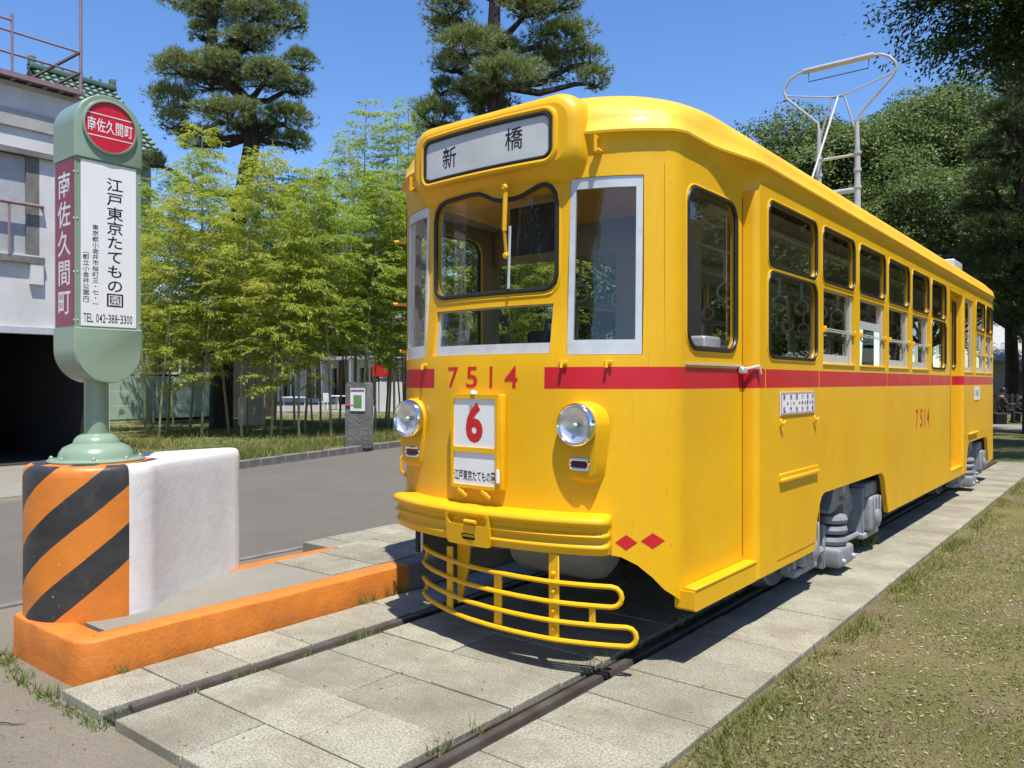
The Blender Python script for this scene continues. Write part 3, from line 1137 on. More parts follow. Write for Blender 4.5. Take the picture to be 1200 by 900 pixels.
def spine(p):
    return (0.0, min(max(p[1], Y0 + 1.15), Y1 - 1.1))
rings = [ring([lerp2(r, spine(r), 0.03) for r in Rp], ZE - 0.004), ring([lerp2(r, spine(r), -0.010) for r in Rp], ZE - 0.003), ring([lerp2(r, spine(r), -0.012) for r in Rp], ZE + 0.010), ring([lerp2(r, spine(r), 0.0) for r in Rp], ZE + 0.017)]
for t in (0.012, 0.022, 0.035, 0.055, 0.08, 0.11, 0.15, 0.20, 0.27, 0.36, 0.47, 0.60, 0.72, 0.84, 0.94):
    z = ZE + 0.012 + HR * (1 - (1 - t) ** 3.4) ** (1 / 2.15)
    k = smooth(t / 0.10)
    rings.append(ring([lerp2(lerp2(r, d_, k), spine(d_), t) for r, d_ in zip(Rp, Dp)], z))
roof = MB()
roof.loft(rings, True)
top = rings[-1]
roof.add(top, [list(range(len(top)))])
roof = roof.build('roof', m_roofy, tram, sharp=60)
# rooftop equipment box at the rear, as a grey cabinet
MB().box((XC + 0.55, 12.9, 3.09), (0.5, 0.62, 0.26), bev=0.02).build('equipment_box', m_alu, roof)

# --- destination box on the roof front
def hmap(x, z, d):
    return (XC + x, 3.332 + 0.13 * x * x + d, z)
hl = lambda ins: rr(-0.61 + ins, 0.61 - ins, 2.565 + ins, 2.995 - ins, 0.15 - ins * 0.8, 10)
rings = []
for ins, dy in ((0.062, 0.0), (0.040, 0.006), (0.020, 0.020), (0.006, 0.045), (0.0, 0.075)):
    rings.append([Vector(hmap(x, z - (0.55 * dy * dy / 0.075 if z < 2.75 else 0.0), dy)) for x, z in hl(ins)])
for dy, dz in ((0.3, 0.0), (0.9, -0.03)):
    rings.append([Vector(hmap(x, z + dz - (0.041 if z < 2.75 else 0.0), dy)) for x, z in hl(0.0)])
box = MB()
box.loft(rings, True)
V, F, B = flat_tris(hl(0.062), (), [-0.5 + 0.1 * i for i in range(11)])
box.add([hmap(s, z, 0.0) for s, z in V], F)
dbox = box.build('destination_box', m_yel, tram, sharp=50)
gl_loop = rr(-0.455, 0.455, 2.655, 2.885, 0.05, 6)
MB().tube([hmap(x, z, 0.0) for x, z in densify(rr(-0.478, 0.478, 2.632, 2.908, 0.065, 6))], 0.017, 8, True, (0, 1, 0)).build('moulding', m_yel, dbox)
MB().tube([hmap(x, z, -0.004) for x, z in densify(gl_loop)], 0.011, 8, True, (0, 1, 0)).build('gasket', m_rubber, dbox)
sheet('sign_glass', gl_loop, hmap, -0.003, dbox, m_signwhite, [-0.44 + 0.04 * i for i in range(23)])
letter_set([('新', -0.245, 2.765, 0.115, 0.125, 0.004), ('橋', 0.225, 2.785, 0.115, 0.125, 0.004)], lambda a, b: hmap(a, b, -0.0040), 'character', m_black, dbox)

# --- red numbers and marks on the front
def fsurf(off):
    return lambda a, b: fmap(a, b, -off)
for c, x in zip('7514', (-0.225, -0.075, 0.065, 0.20)):
    letters([(c, x, 1.508, 0.085, 0.118, 0.006)], fsurf(0.0014), 'painted_digit', m_redtxt, tram)
for cx, cz in ((0.795, 0.660), (0.900, 0.668)):
    V, F, B = flat_tris([(cx - 0.046, cz), (cx, cz - 0.04), (cx + 0.046, cz), (cx, cz + 0.04)], (), (cx,))
    MB().add([fmap(s, z, -0.0016) for s, z in V], F).build('diamond_mark', m_redtxt, tram, fix=False)
    V, F, B = flat_tris([(-cx - 0.046, cz), (-cx, cz - 0.04), (-cx + 0.046, cz), (-cx, cz + 0.04)], (), (-cx,))
    MB().add([fmap(s, z, -0.0016) for s, z in V], F).build('diamond_mark', m_redtxt, tram, fix=False)

# --- route board
PX0, PX1, PZ0, PZ1 = -0.185, 0.155, 0.895, 1.415
pmap = lambda x, z, d: (XC + x, 3.284 + d, z)
rb_ = MB()
rb_.box((XC + (PX0 + PX1) / 2 + 0.010, 3.317, (PZ0 + PZ1) / 2), (PX1 - PX0 + 0.022, 0.042, PZ1 - PZ0 + 0.002), bev=0.012)
board = rb_.build('route_board', m_yel, tram)
panel('board_frame', rect(PX0, PX1, PZ0, PZ1), [rr(PX0 + 0.018, PX1 - 0.018, 1.122, PZ1 - 0.025, 0.008, 2), rr(PX0 + 0.018, PX1 - 0.018, PZ0 + 0.02, 1.095, 0.008, 2)], pmap, 0.016, board, m_yel)
up = sheet('number_plate', rect(PX0 + 0.016, PX1 - 0.016, 1.12, PZ1 - 0.023), pmap, 0.008, board, m_white)
lo = sheet('name_plate', rect(PX0 + 0.016, PX1 - 0.016, PZ0 + 0.018, 1.097), pmap, 0.008, board, m_white)
pl = lambda a, b: pmap(a, b, 0.0072)
letters([('6', -0.018, 1.258, 0.125, 0.222, 0.042)], pl, 'lettering', m_redtxt, up)
nm = '江戸東京たてもの園'
letters([(c, -0.150 + i * 0.0335, 0.965, 0.033, 0.060, 0.012) for i, c in enumerate(nm)], pl, 'lettering', m_black, lo)
for x in (-0.10, 0.07):
    wb = MB()
    wb.tube([pmap(x, 0.895, 0.02), pmap(x, 0.868, 0.002)], 0.009, 8)
    wb.box(pmap(x, 0.868, 0.0), (0.075, 0.009, 0.020), rot=Matrix.Rotation(0.5, 4, 'Y'), bev=0.003)
    wb.build('wing_bolt', m_yel, board)
MB().tube([pmap(-0.02, 1.412, 0.005), pmap(-0.02, 1.432, 0.01)], 0.02, 10).build('clip', m_white, board)
MB().tube([pmap(0.160, 1.01, -0.004), pmap(0.160, 0.94, -0.004)], 0.011, 8).build('clip', m_white, board)

# --- head lamps
def headlamp(s):
    cx = s * 0.606
    base = fmap(cx, 1.26, 0)
    out = []
    n = 20
    for k in range(n + 1):
        a = math.pi * k / n
        out.append((0.122 * math.cos(a), 0.122 * math.sin(a)))
    out += [(-0.116, -0.06), (-0.102, -0.17), (-0.092, -0.25), (-0.078, -0.278), (-0.05, -0.288), (0.05, -0.288), (0.078, -0.278), (0.092, -0.25), (0.102, -0.17), (0.116, -0.06)]
    yb = base[1]
    rings = []
    for sc, dy in ((1.05, 0.05), (1.02, 0.0), (1.0, -0.038), (0.97, -0.052), (0.90, -0.058)):
        ring = []
        for x, z in out:
            t = max(0.0, min(1.0, (-z) / 0.29))
            ring.append(Vector((base[0] + x * sc, yb + (dy if dy > 0 else dy * (1 - 0.45 * t)) , 1.26 + z * sc)))
        rings.append(ring)
    mb = MB()
    mb.loft(rings, True)
    last = rings[-1]
    mb.add(last, [list(range(len(last)))])
    h = mb.build('headlamp', m_yel, tram, sharp=45)
    c = (base[0], yb - 0.050, 1.262)
    MB().lathe([(0.094, 0.0), (0.111, 0.0), (0.114, 0.022), (0.110, 0.040), (0.101, 0.047), (0.093, 0.040), (0.092, 0.01)], c, (0, -1, 0), 32, cap=False).build('rim', m_chrome, h, sharp=60)
    MB().lathe([(0.012, 0.006), (0.05, 0.012), (0.08, 0.024), (0.092, 0.036), (0.0925, 0.038)], c, (0, -1, 0), 28, cap=False).build('reflector', m_reflector, h)
    ls = MB()
    prof = [(0.0925, 0.041), (0.085, 0.049), (0.065, 0.057), (0.035, 0.062), (0.002, 0.064)]
    ls.lathe(prof, c, (0, -1, 0), 28, cap=False)
    ls.build('lens', m_lens, h)
    MB().lathe([(0.004, 0.0), (0.012, 0.012), (0.012, 0.032), (0.004, 0.038)], c, (0, -1, 0), 10).build('bulb', m_white, h)
    ty = yb - 0.036
    lp = [(x, z) for x, z in rr(-0.058, 0.058, 1.035, 1.085, 0.022, 5)]
    MB().tube([(base[0] + x, ty, z) for x, z in lp], 0.010, 8, True, (0, 1, 0)).build('marker_rim', m_chrome, h)
    MB().prism(rr(-0.05, 0.05, 1.042, 1.078, 0.016, 4), lambda a, b, t: (base[0] + a, t, b), ty - 0.006, ty + 0.02).build('marker_lens', M('marker_red', (0.10, 0.006, 0.01), 0.15), h)
headlamp(1)
headlamp(-1)

# --- bumper
prof = [(0.0, 0.600), (0.075, 0.604), (0.078, 0.622), (0.090, 0.634), (0.094, 0.644), (0.090, 0.654), (0.080, 0.662), (0.080, 0.682), (0.094, 0.692), (0.099, 0.702), (0.094, 0.712), (0.084, 0.720),
        (0.086, 0.742), (0.100, 0.750), (0.112, 0.764), (0.112, 0.782), (0.098, 0.796), (0.06, 0.804), (0.0, 0.808)]
rings = []
XS = [-0.735, -0.732, -0.72, -0.70] + [-0.675 + 1.35 * i / 36 for i in range(37)] + [0.70, 0.72, 0.732, 0.735]
for x in XS:
    e = 0.735 - abs(x)
    k = math.sqrt(max(0.02, 1 - max(0, (0.045 - e) / 0.045) ** 2))
    rings.append([Vector(fmap(x, 0.711 + (z - 0.711) * (0.86 + 0.14 * k), -(o * 1.12 * k) + 0.005)) for o, z in prof])
bumper = MB()
bumper.loft(rings, True, 0, True)
bumper = bumper.build('bumper', m_yel, tram, sharp=55)
cp = panel('coupler_plate', rr(-0.16, 0.14, 0.594, 0.775, 0.02, 3), [rr(-0.145, 0.125, 0.706, 0.766, 0.028, 4), rr(-0.055, 0.045, 0.625, 0.660, 0.015, 4)],
           lambda x, z, d: fmap(x, z, d - 0.124 + (0.775 - z) * 0.10), 0.03, bumper, m_yel, None, [-0.1, -0.05, 0, 0.05, 0.1])
sheet('slot_back', rect(-0.06, 0.05, 0.62, 0.665), fmap, -0.098, bumper, m_dark)
MB().tube([fmap(-0.02, 0.728, -0.12), fmap(0.06, 0.728, -0.125)], 0.011, 8).build('pin', m_yel, bumper)

# --- life guard of bent tube below the bumper
LG = [(-3.47, 3.50), (-3.43, 3.455), (-3.34, 3.40), (-3.22, 3.345), (-3.06, 3.287), (-2.88, 3.243), (-2.69, 3.222), (-2.50, 3.222), (-2.32, 3.238), (-2.16, 3.285), (-2.02, 3.345), (-1.93, 3.395)]
LG = [(a * 1.02, b * 1.02) for a, b in LG]
def lg_y(x):
    for (a, b) in zip(LG[:-1], LG[1:]):
        if a[0] <= x <= b[0]:
            t = (x - a[0]) / (b[0] - a[0])
            return a[1] + (b[1] - a[1]) * t
    return LG[-1][1] if x > LG[-1][0] else LG[0][1]
def lgp(x0, x1, z, n=18):
    return [(x0 + (x1 - x0) * i / n, lg_y(x0 + (x1 - x0) * i / n), z) for i in range(n + 1)]
def loop_bar(xl, xr, zt, zb):
    r = (zt - zb) / 2
    p = lgp(xl, xr, zt)
    e = p[-1]
    for k in range(1, 6):
        a = math.pi * k / 6
        p.append((e[0] + r * math.sin(a) * 0.9, e[1] + r * math.sin(a) * 0.45, (zt + zb) / 2 + r * math.cos(a)))
    p += lgp(xr, xl, zb)
    e = p[-1]
    for k in range(1, 6):
        a = math.pi * k / 6
        p.append((e[0] - r * math.sin(a) * 0.25, e[1] + r * math.sin(a) * 0.9, (zt + zb) / 2 - r * math.cos(a)))
    return p
gm = MB().tube(loop_bar(-3.52, -2.07, 0.458, 0.357), 0.0135, 8, True)
guard = gm.build('life_guard', m_yel, tram)
MB().tube(loop_bar(-3.52, -2.004, 0.260, 0.165), 0.0135, 8, True).build('guard_tube', m_yel, guard)
for x, zt, w in ((-3.137, 0.53, 0.046), (-2.718, 0.465, 0.052), (-2.361, 0.60, 0.062)):
    y = lg_y(x) + 0.012
    MB().b2((x - w / 2, y, 0.152), (x + w / 2, y + 0.012, zt), bev=0.003).build('strap', m_yel, guard)
MB().b2((-2.178, lg_y(-2.16), 0.257), (-2.147, lg_y(-2.16) + 0.012, 0.362)).build('strap', m_yel, guard)
mb = MB()
mb.prism([(-3.12, 0.60), (-3.02, 0.60), (-3.04, 0.40), (-3.10, 0.20), (-3.12, 0.20)], lambda a, b, t: (a, t, b), 3.42, 3.435)
mb.build('hanger', m_yel, guard)
for z in (0.22, 0.31, 0.41, 0.50):
    MB().lathe([(0.013, 0), (0.013, 0.006), (0.008, 0.012), (0.001, 0.013)], (-2.361, lg_y(-2.361) + 0.012, z), (0, -1, 0), 10).build('bolt', m_yel, guard)

# --- wiper, brackets
w0 = fmap(0.155, 2.535, -0.05)
w1 = fmap(0.15, 2.30, -0.055)
w2 = fmap(0.145, 2.17, -0.03)
wp = MB().tube([w0, w1], [0.014, 0.013], 8)
wp.tube([w1, w2], [0.010, 0.008], 8)
wp.lathe([(0.018, 0), (0.018, 0.02), (0.01, 0.026)], Vector(w2) + Vector((0, 0.01, 0)), (0, -1, 0), 10)
wp.lathe([(0.02, 0), (0.02, 0.03), (0.012, 0.04)], Vector(w0) + Vector((0, 0.02, 0)), (0, -1, 0), 10)
wp = wp.build('wiper', m_yel, tram)
MB().tube([fmap(0.165, 2.33, -0.022), fmap(0.155, 1.99, -0.022)], 0.008, 6).build('blade', m_alu, wp)
hk = [(0.505, 1.575), (0.72, 1.575), (-0.505, 1.575)]
for x, z in hk:
    b = MB()
    p = Vector(fmap(x, z, 0))
    b.tube([p, p + Vector((0.0, -0.02, 0.006)), p + Vector((0.0, -0.026, -0.02))], 0.009, 6)
    b.box(p + Vector((0, -0.006, 0.006)), (0.05, 0.014, 0.022), bev=0.003)
    b.build('hook', m_yel, tram)
for s in (1, -1):
    b = MB()
    p = Vector((*[(a) for a in fmap(s * 0.66, 2.69, -0.02)[:2]], 2.66))
    b.tube([p + Vector((0, -0.03, 0)), p + Vector((0, -0.03, 0.085))], 0.010, 8)
    b.tube([p + Vector((0, 0.02, 0.01)), p + Vector((0, -0.03, 0.01))], 0.014, 8)
    b.tube([p + Vector((0, 0.02, 0.075)), p + Vector((0, -0.03, 0.075))], 0.008, 8)
    b.build('flag_holder', m_yel, tram)
for zz, L in ((2.42, 0.12), (2.0, 0.13), (1.68, 0.07)):
    b = MB()
    b.tube([(XC - 0.985, 3.76, zz), (XC - 0.985 - L, 3.72, zz + 0.01)], 0.011, 8)
    b.lathe([(0.02, 0), (0.02, 0.02)], (XC - 0.985, 3.74, zz), (0, -1, 0), 10)
    b.tube([(XC - 0.985, 3.735, zz - 0.05), (XC - 0.985, 3.735, zz + 0.05)], 0.012, 8)
    b.build('mirror_stay', m_yel, tram)
b = MB()
b.tube([(XC - 0.93, 3.66, 0.86), (XC - 0.96, 3.64, 0.90), (XC - 0.96, 3.64, 0.98), (XC - 0.93, 3.66, 1.02)], 0.011, 8)
b.build('hand_hold', m_yel, tram)

# --- side details
hp = smap(1, HW)
hatch = panel('hatch_panel', rect(4.91, 5.655, 0.70 - 0.33, 1.27), [], lambda y, z, d: hp(y, z, d - 0.004), 0.0035, tram, m_yel)
lw = panel('hatch_panel', rect(12.30, 12.75, 0.80, 1.30), [], lambda y, z, d: hp(y, z, d - 0.004), 0.0035, tram, m_yel)
MB().box(hp(5.30, 0.862, -0.012), (0.028, 0.75, 0.026), bev=0.006).box(hp(5.30, 0.888, -0.006), (0.016, 0.75, 0.034), bev=0.004).build('foot_ledge', m_yel, tram)
MB().box(hp(12.2, 0.80, -0.012), (0.028, 0.72, 0.026), bev=0.006).build('foot_ledge', m_yel, tram)
for y in (4.945, 5.60):
    MB().box(hp(y, 1.225, -0.008), (0.02, 0.03, 0.05), bev=0.005).tube([hp(y, 1.22, -0.02), hp(y + 0.02, 1.235, -0.032)], 0.008, 6).build('latch', m_yel, tram)
plq = panel('route_plaque', rect(4.935, 5.60, 1.272, 1.418), [], lambda y, z, d: hp(y, z, d - 0.012), 0.008, tram, m_white)
V, F, B = flat_tris(rect(4.937, 5.598, 1.274, 1.416), [rect(4.955, 5.58, 1.286, 1.404)])
MB().add([hp(s, z, -0.0126) for s, z in V], F).build('border', M('plaque_border', (0.62, 0.33, 0.28), 0.5), plq, fix=False)
cols = [('新橋', 4.995), ('虎ノ門', 5.115), ('溜池', 5.225), ('六本木', 5.335), ('高樹町', 5.44), ('渋谷駅', 5.545)]
it = []
for s_, y in cols:
    n = len(s_)
    for i, ch in enumerate(s_):
        it.append((ch, y, 1.385 - 0.08 * i / max(1, n - 1), 0.040, 0.034 if n > 2 else 0.04, 0.012))
letters(it, lambda a, b: hp(a, b, -0.0130), 'lettering', m_blue, plq)
mb = MB()
for y in (5.055, 5.17, 5.28, 5.39, 5.495):
    mb.add([hp(y + dy, 1.345 + dz, -0.0131) for dy, dz in ((-0.011, -0.009), (0.011, -0.009), (0.011, 0.009), (-0.011, 0.009))], [[0, 1, 2, 3]])
mb.build('route_dots', m_redtxt, plq, fix=False)
pq2 = panel('route_plaque', rect(12.30, 12.72, 1.24, 1.42), [], lambda y, z, d: hp(y, z, d - 0.012), 0.008, tram, m_white)
letters([(c, 12.40 + 0.11 * i, 1.33, 0.08, 0.09, 0.01) for i, c in enumerate('新橋行')], lambda a, b: hp(a, b, -0.0126), 'lettering', m_blue, pq2)
for c, y in zip('7514', (8.83, 9.03, 9.20, 9.36)):
    letters([(c, y, 1.11, 0.115, 0.185, 0.010)], lambda a, b: hp(a, b, -0.001), 'painted_digit', m_redtxt, tram)
sm = MB()
for y in (4.70, 5.72, 7.62, 9.45):
    sm.b2((XC + HW, y, 0.36), (XC + HW + 0.0022, y + 0.006, 1.58))
sm.build('panel_seam', m_yel, tram)

# --- under frame and running gear
uf = MB()
uf.b2((XC - 0.95, 3.75, 0.62), (XC + 0.95, 14.05, 0.80))
uf.b2((XC - 0.62, 8.2, 0.30), (XC + 0.62, 10.4, 0.62))
uf.b2((XC + 0.15, 7.72, 0.33), (XC + 0.9, 8.0, 0.62))
uf.b2((XC - 0.85, 4.2, 0.45), (XC + 0.4, 5.0, 0.62))
uf.build('underframe', m_dark, tram)
gt = MB()
pr = [(0.005, -0.36), (0.10, -0.345), (0.16, -0.29), (0.175, -0.22), (0.175, 0.22), (0.16, 0.29), (0.10, 0.345), (0.005, 0.36)]
gt.lathe(pr, (XC + 0.12, 3.95, 0.50), (1, 0, 0), 24)
gt.build('air_tank', m_grey, tram)
pb = MB()
pb.tube([(XC + 0.42, 3.70, 0.56), (XC + 0.55, 3.72, 0.53), (XC + 0.62, 3.85, 0.55)], 0.02, 8)
pb.tube([(XC - 0.35, 3.75, 0.58), (XC - 0.35, 3.75, 0.50)], [0.05, 0.06], 12)
pb.tube([(XC - 0.15, 3.72, 0.58), (XC - 0.15, 3.72, 0.49)], [0.06, 0.07], 12)
pb.build('brake_pipe', m_grey, tram)
sb_ = MB()
sb_.b2((XC - 1.00, 3.80, 0.33), (XC - 0.955, 4.5, 0.64), bev=0.01)
sb_.b2((XC - 0.955, 3.83, 0.33), (XC - 0.60, 3.87, 0.62))
sb_.build('side_step_box', m_dark, tram)
MB().b2((XC - 0.953, 3.812, 0.34), (XC - 0.935, 3.828, 0.63)).build('step_edge', m_alu, tram)
MB().lathe([(0.08, -0.11), (0.085, -0.10), (0.085, 0.10), (0.08, 0.11)], (XC + 0.84, 4.05, 0.46), (0, 0, 1), 16).build('sand_pot', m_grey, tram)

def make_bogie(cy):
    mb = MB()
    for s in (1, -1):
        x = XC + s * 0.80
        def fn(a, b, t):
            return (x + s * t, cy + a, b)
        out = [(-1.22, 0.36), (-1.22, 0.46), (-0.62, 0.50), (-0.50, 0.60), (0.50, 0.60), (0.62, 0.50), (1.22, 0.46), (1.22, 0.36), (0.60, 0.38), (0.46, 0.30), (0.40, 0.30), (0.36, 0.46), (-0.36, 0.46), (-0.40, 0.30), (-0.46, 0.30), (-0.60, 0.38)]
        mb.prism(out, fn, 0.0, 0.10)
    mb.b2((XC - 0.85, cy - 0.18, 0.40), (XC + 0.85, cy + 0.18, 0.60), bev=0.01)
    bg_ = mb.build('bogie', m_grey, tram)
    for s in (1, -1):
        x = XC + s * 0.94
        # bolster hanger and spring stack
        h = MB()
        def fh(a, b, t):
            return (x + s * t, cy + a, b)
        h.prism([(-0.30, 0.47), (-0.33, 0.50), (-0.26, 0.56), (-0.20, 0.66), (0.12, 0.70), (0.20, 0.66), (0.22, 0.56), (0.20, 0.52), (0.10, 0.53), (0.04, 0.58), (-0.06, 0.58), (-0.12, 0.49)], fh, -0.08, 0.05)
        h.build('bolster', m_grey, bg_)
        spg = MB()
        for zz in (0.25, 0.335, 0.415):
            spg.lathe([(0.09, -0.035), (0.125, -0.028), (0.135, 0.0), (0.125, 0.028), (0.09, 0.035)], (x, cy - 0.14, zz), (0, 0, 1), 20)
        spg.build('spring_pack', m_grey, bg_)
        bk2 = MB()
        bk2.box((x, cy - 0.13, 0.135), (0.27, 0.36, 0.15), bev=0.03)
        bk2.box((x - s * 0.02, cy - 0.32, 0.22), (0.08, 0.05, 0.34), bev=0.01)
        bk2.box((x - s * 0.02, cy + 0.08, 0.28), (0.06, 0.04, 0.30), bev=0.01)
        bk2.build('spring_bucket', m_grey, bg_)
        rd = MB()
        rd.tube([(x, cy - 1.15, 0.20), (x, cy - 0.36, 0.20)], 0.03, 8)
        rd.box((x, cy - 0.75, 0.20), (0.05, 0.45, 0.07), bev=0.008)
        rd.build('tie_rod', m_grey, bg_)
        MB().tube([(x, cy + 0.15, 0.18), (x, cy + 0.70, 0.17)], 0.022, 8).build('tie_rod', m_grey, bg_)
        for q in (-0.26, 0.0):
            MB().lathe([(0.02, 0), (0.02, 0.02), (0.012, 0.03)], (x + s * 0.128, cy + q, 0.115), (s, 0, 0), 8).build('bucket_bolt', m_lgrey, bg_)
        MB().b2((min(x, x + s * 0.055), cy + 0.02, 0.60), (max(x, x + s * 0.055), cy + 0.09, 0.67)).build('plate', m_lgrey, bg_)
        for ya in (-0.86, 0.86):
            ab = MB()
            ab.box((x, cy + ya, 0.34), (0.20, 0.30, 0.30), bev=0.03)
            ab.box((x - s * 0.03, cy + ya - 0.19, 0.36), (0.15, 0.05, 0.42), bev=0.01)
            ab.box((x - s * 0.03, cy + ya + 0.19, 0.36), (0.15, 0.05, 0.42), bev=0.01)
            ab.box((x - s * 0.02, cy + ya, 0.545), (0.17, 0.34, 0.12), bev=0.015)
            ab.box((x, cy + ya, 0.155), (0.12, 0.46, 0.05), bev=0.01)
            for q in (-0.10, 0.0, 0.10):
                ab.box((x + s * 0.105, cy + ya + q, 0.36), (0.02, 0.03, 0.24), bev=0.006)
            a_ = ab.build('axle_box', m_grey, bg_)
            cap_ = MB().lathe([(0.075, 0), (0.075, 0.02), (0.058, 0.035), (0.02, 0.04)], (x + s * 0.095, cy + ya, 0.30), (s, 0, 0), 20)
            cap_.build('axle_cap', m_grey, bg_)
    for ya in (-0.86, 0.86):
        for s in (1, -1):
            w_ = MB().lathe([(0.08, -0.06), (0.10, -0.055), (0.27, -0.04), (0.30, -0.065), (0.335, -0.065), (0.345, -0.04), (0.355, -0.04), (0.36, -0.05), (0.33, 0.055), (0.30, 0.06), (0.27, 0.03), (0.10, 0.05), (0.08, 0.06)],
                            (XC + s * 0.715, cy + ya, 0.335), (s, 0, 0), 32)
            w_.build('wheel', m_grey, bg_)
        MB().tube([(XC - 0.9, cy + ya, 0.335), (XC + 0.9, cy + ya, 0.335)], 0.07, 12).build('axle', m_steel, bg_)
    br = MB()
    for s in (1, -1):
        br.b2((XC + s * 0.66, cy + 1.26, 0.14), (XC + s * 0.78, cy + 1.30, 0.66))
    for k in range(6):
        br.lathe([(0.02, 0), (0.02, 0.02)], (XC + 0.80, cy + 1.25, 0.2 + 0.08 * k), (0, -1, 0), 8)
    br.build('brake_hanger', m_rail, bg_)
    return bg_
bog = make_bogie(6.57)
b2_ = copy_tree(bog, tram)
b2_.location = (0, 12.55 - 6.57, 0)

# --- bow collector on the roof
BY = 9.72
cp_ = lambda x, z, dy=0.0: (XC + 0.05 + x, BY + dy, z)
legs = MB()
for s in (-1, 1):
    legs.tube([cp_(s * 0.22, 3.04, 0.0), cp_(s * 0.22, 4.05), cp_(s * 0.215, 4.50)], [0.04, 0.034, 0.024], 10)
    legs.box(cp_(s * 0.22, 3.10), (0.12, 0.22, 0.10), bev=0.01)
    for zz in (3.75, 3.95, 4.15):
        legs.lathe([(0.045, -0.015), (0.045, 0.015)], cp_(s * 0.22, zz), (0, 0, 1), 12)
legs.tube([cp_(-0.22, 4.13), cp_(0.22, 4.13)], 0.017, 8)
legs.tube([cp_(-0.36, 3.72), cp_(0.22, 3.72)], 0.032, 10)
bow = legs.build('bow_collector', m_lgrey, tram)
fr = MB()
fr.tube([cp_(-0.215, 4.45), cp_(-0.23, 4.58), cp_(-0.60, 4.95), cp_(-0.64, 5.04), cp_(-0.625, 5.10), cp_(-0.56, 5.18), cp_(-0.47, 5.225), cp_(-0.38, 5.235)], 0.017, 8)
fr.tube([cp_(0.215, 4.45), cp_(0.23, 4.58), cp_(0.60, 4.95), cp_(0.64, 5.04), cp_(0.625, 5.10), cp_(0.56, 5.18), cp_(0.47, 5.225), cp_(0.38, 5.235)], 0.017, 8)
fr.build('bow_frame', m_lgrey, bow)
MB().tube([cp_(-0.40, 5.235), cp_(0.40, 5.235)], 0.034, 10).build('contact_bar', m_lgrey, bow)
MB().tube([cp_(-0.62, 4.99), cp_(-0.10, 4.86), cp_(0.0, 4.85), cp_(0.10, 4.86), cp_(0.62, 4.99)], 0.010, 8).build('cross_brace', m_lgrey, bow)
MB().tube([cp_(-0.20, 4.40), cp_(-0.07, 4.84), cp_(0.07, 4.84), cp_(0.20, 4.40)], 0.012, 8).build('brace', m_lgrey, bow)
MB().tube([cp_(0.0, 4.84), cp_(-0.1, 3.06, -1.2)], 0.013, 8).build('push_rod', m_lgrey, bow)
MB().tube([cp_(-0.34, 5.225), cp_(-0.34, 5.10), cp_(0.34, 5.10), cp_(0.34, 5.225)], 0.006, 6).build('pull_wire', m_dark, bow)
ins = MB()
for x in (-0.05, 0.05):
    ins.lathe([(0.05, 0), (0.06, 0.03), (0.035, 0.06), (0.06, 0.09), (0.035, 0.12), (0.02, 0.2)], cp_(x, 3.45), (0, 0, 1), 12)
ins.b2(cp_(-0.3, 3.04, -0.3), cp_(0.3, 3.45, 0.3))
ins.build('insulator', m_lgrey, bow)

# --- saloon interior
MB().b2((XC - 0.955, 3.80, 0.80), (XC + 0.955, 14.0, 0.86)).b2((XC - 0.60, 3.56, 0.805), (XC + 0.60, 3.80, 0.855)).build('saloon_floor', m_floorin, tram)
cl = MB()
rings = []
for y, w_ in ((3.47, 0.42), (3.82, 0.93), (13.95, 0.95), (14.4, 0.5)):
    rings.append([Vector((XC + x * w_, y, z)) for x, z in ((-1.0, 2.60), (-0.8, 2.66), (-0.4, 2.70), (0.4, 2.70), (0.8, 2.66), (1.0, 2.60))])
cl.loft(rings, False)
cl.build('saloon_ceiling', m_cream, tram, fix=False)
lt = MB()
for x in (-0.62, 0.62):
    lt.b2((XC + x - 0.05, 4.8, 2.60), (XC + x + 0.05, 13.5, 2.645), bev=0.01)
lt.build('lamp_strip', m_white, tram)
for s in (-1, 1):
    a = XC + s * 1.03
    seat = MB().b2((min(a, a - s * 0.46), 5.9, 1.16), (max(a, a - s * 0.46), 10.3, 1.30), bev=0.03).build('bench_seat', m_seat, tram)
    MB().b2((min(a, a - s * 0.10), 5.9, 1.30), (max(a, a - s * 0.10), 10.3, 1.60), bev=0.02).build('seat_back', m_seat, seat)
    MB().b2((min(a, a - s * 0.40), 5.95, 0.86), (max(a, a - s * 0.40), 10.25, 1.16)).build('seat_base', m_innerwall, seat)
    MB().tube([(XC + s * 0.45, 4.9, 2.44), (XC + s * 0.45, 13.6, 2.44)], 0.014, 8).build('strap_rail', m_alu, tram)
strap = MB()
strap.b2((-0.012, -0.004, -0.22), (0.012, 0.004, 0.0))
strap.tube([(0.062 * math.cos(2 * math.pi * k / 16), 0, -0.28 + 0.062 * math.sin(2 * math.pi * k / 16)) for k in range(16)], 0.010, 6, True, (0, 1, 0))
strap_me = strap.mesh('hand_strap', m_white)
for s in (-1, 1):
    for k in range(15):
        o = link_mesh('hand_strap', strap_me, tram)
        o.location = Vector((XC + s * 0.45, 5.0 + 0.56 * k, 2.43)) - ORG[tram]
        o.rotation_euler = (R(rnd.uniform(-4, 4)), R(rnd.uniform(-3, 3)), R(rnd.uniform(-15, 15)))
for x, y in ((0.35, 4.62), (-0.35, 4.62), (0.6, 5.72), (0.6, 10.5), (-0.5, 10.5), (0.55, 11.6)):
    MB().tube([(XC + x, y, 0.86), (XC + x, y, 2.68)], 0.017, 8).build('pole', m_alu, tram)
dk = MB()
dk.b2((XC - 0.40, 3.62, 0.86), (XC + 0.30, 3.86, 1.62), bev=0.02)
dk.box((XC + 0.12, 3.78, 1.70), (0.18, 0.16, 0.16), bev=0.02)
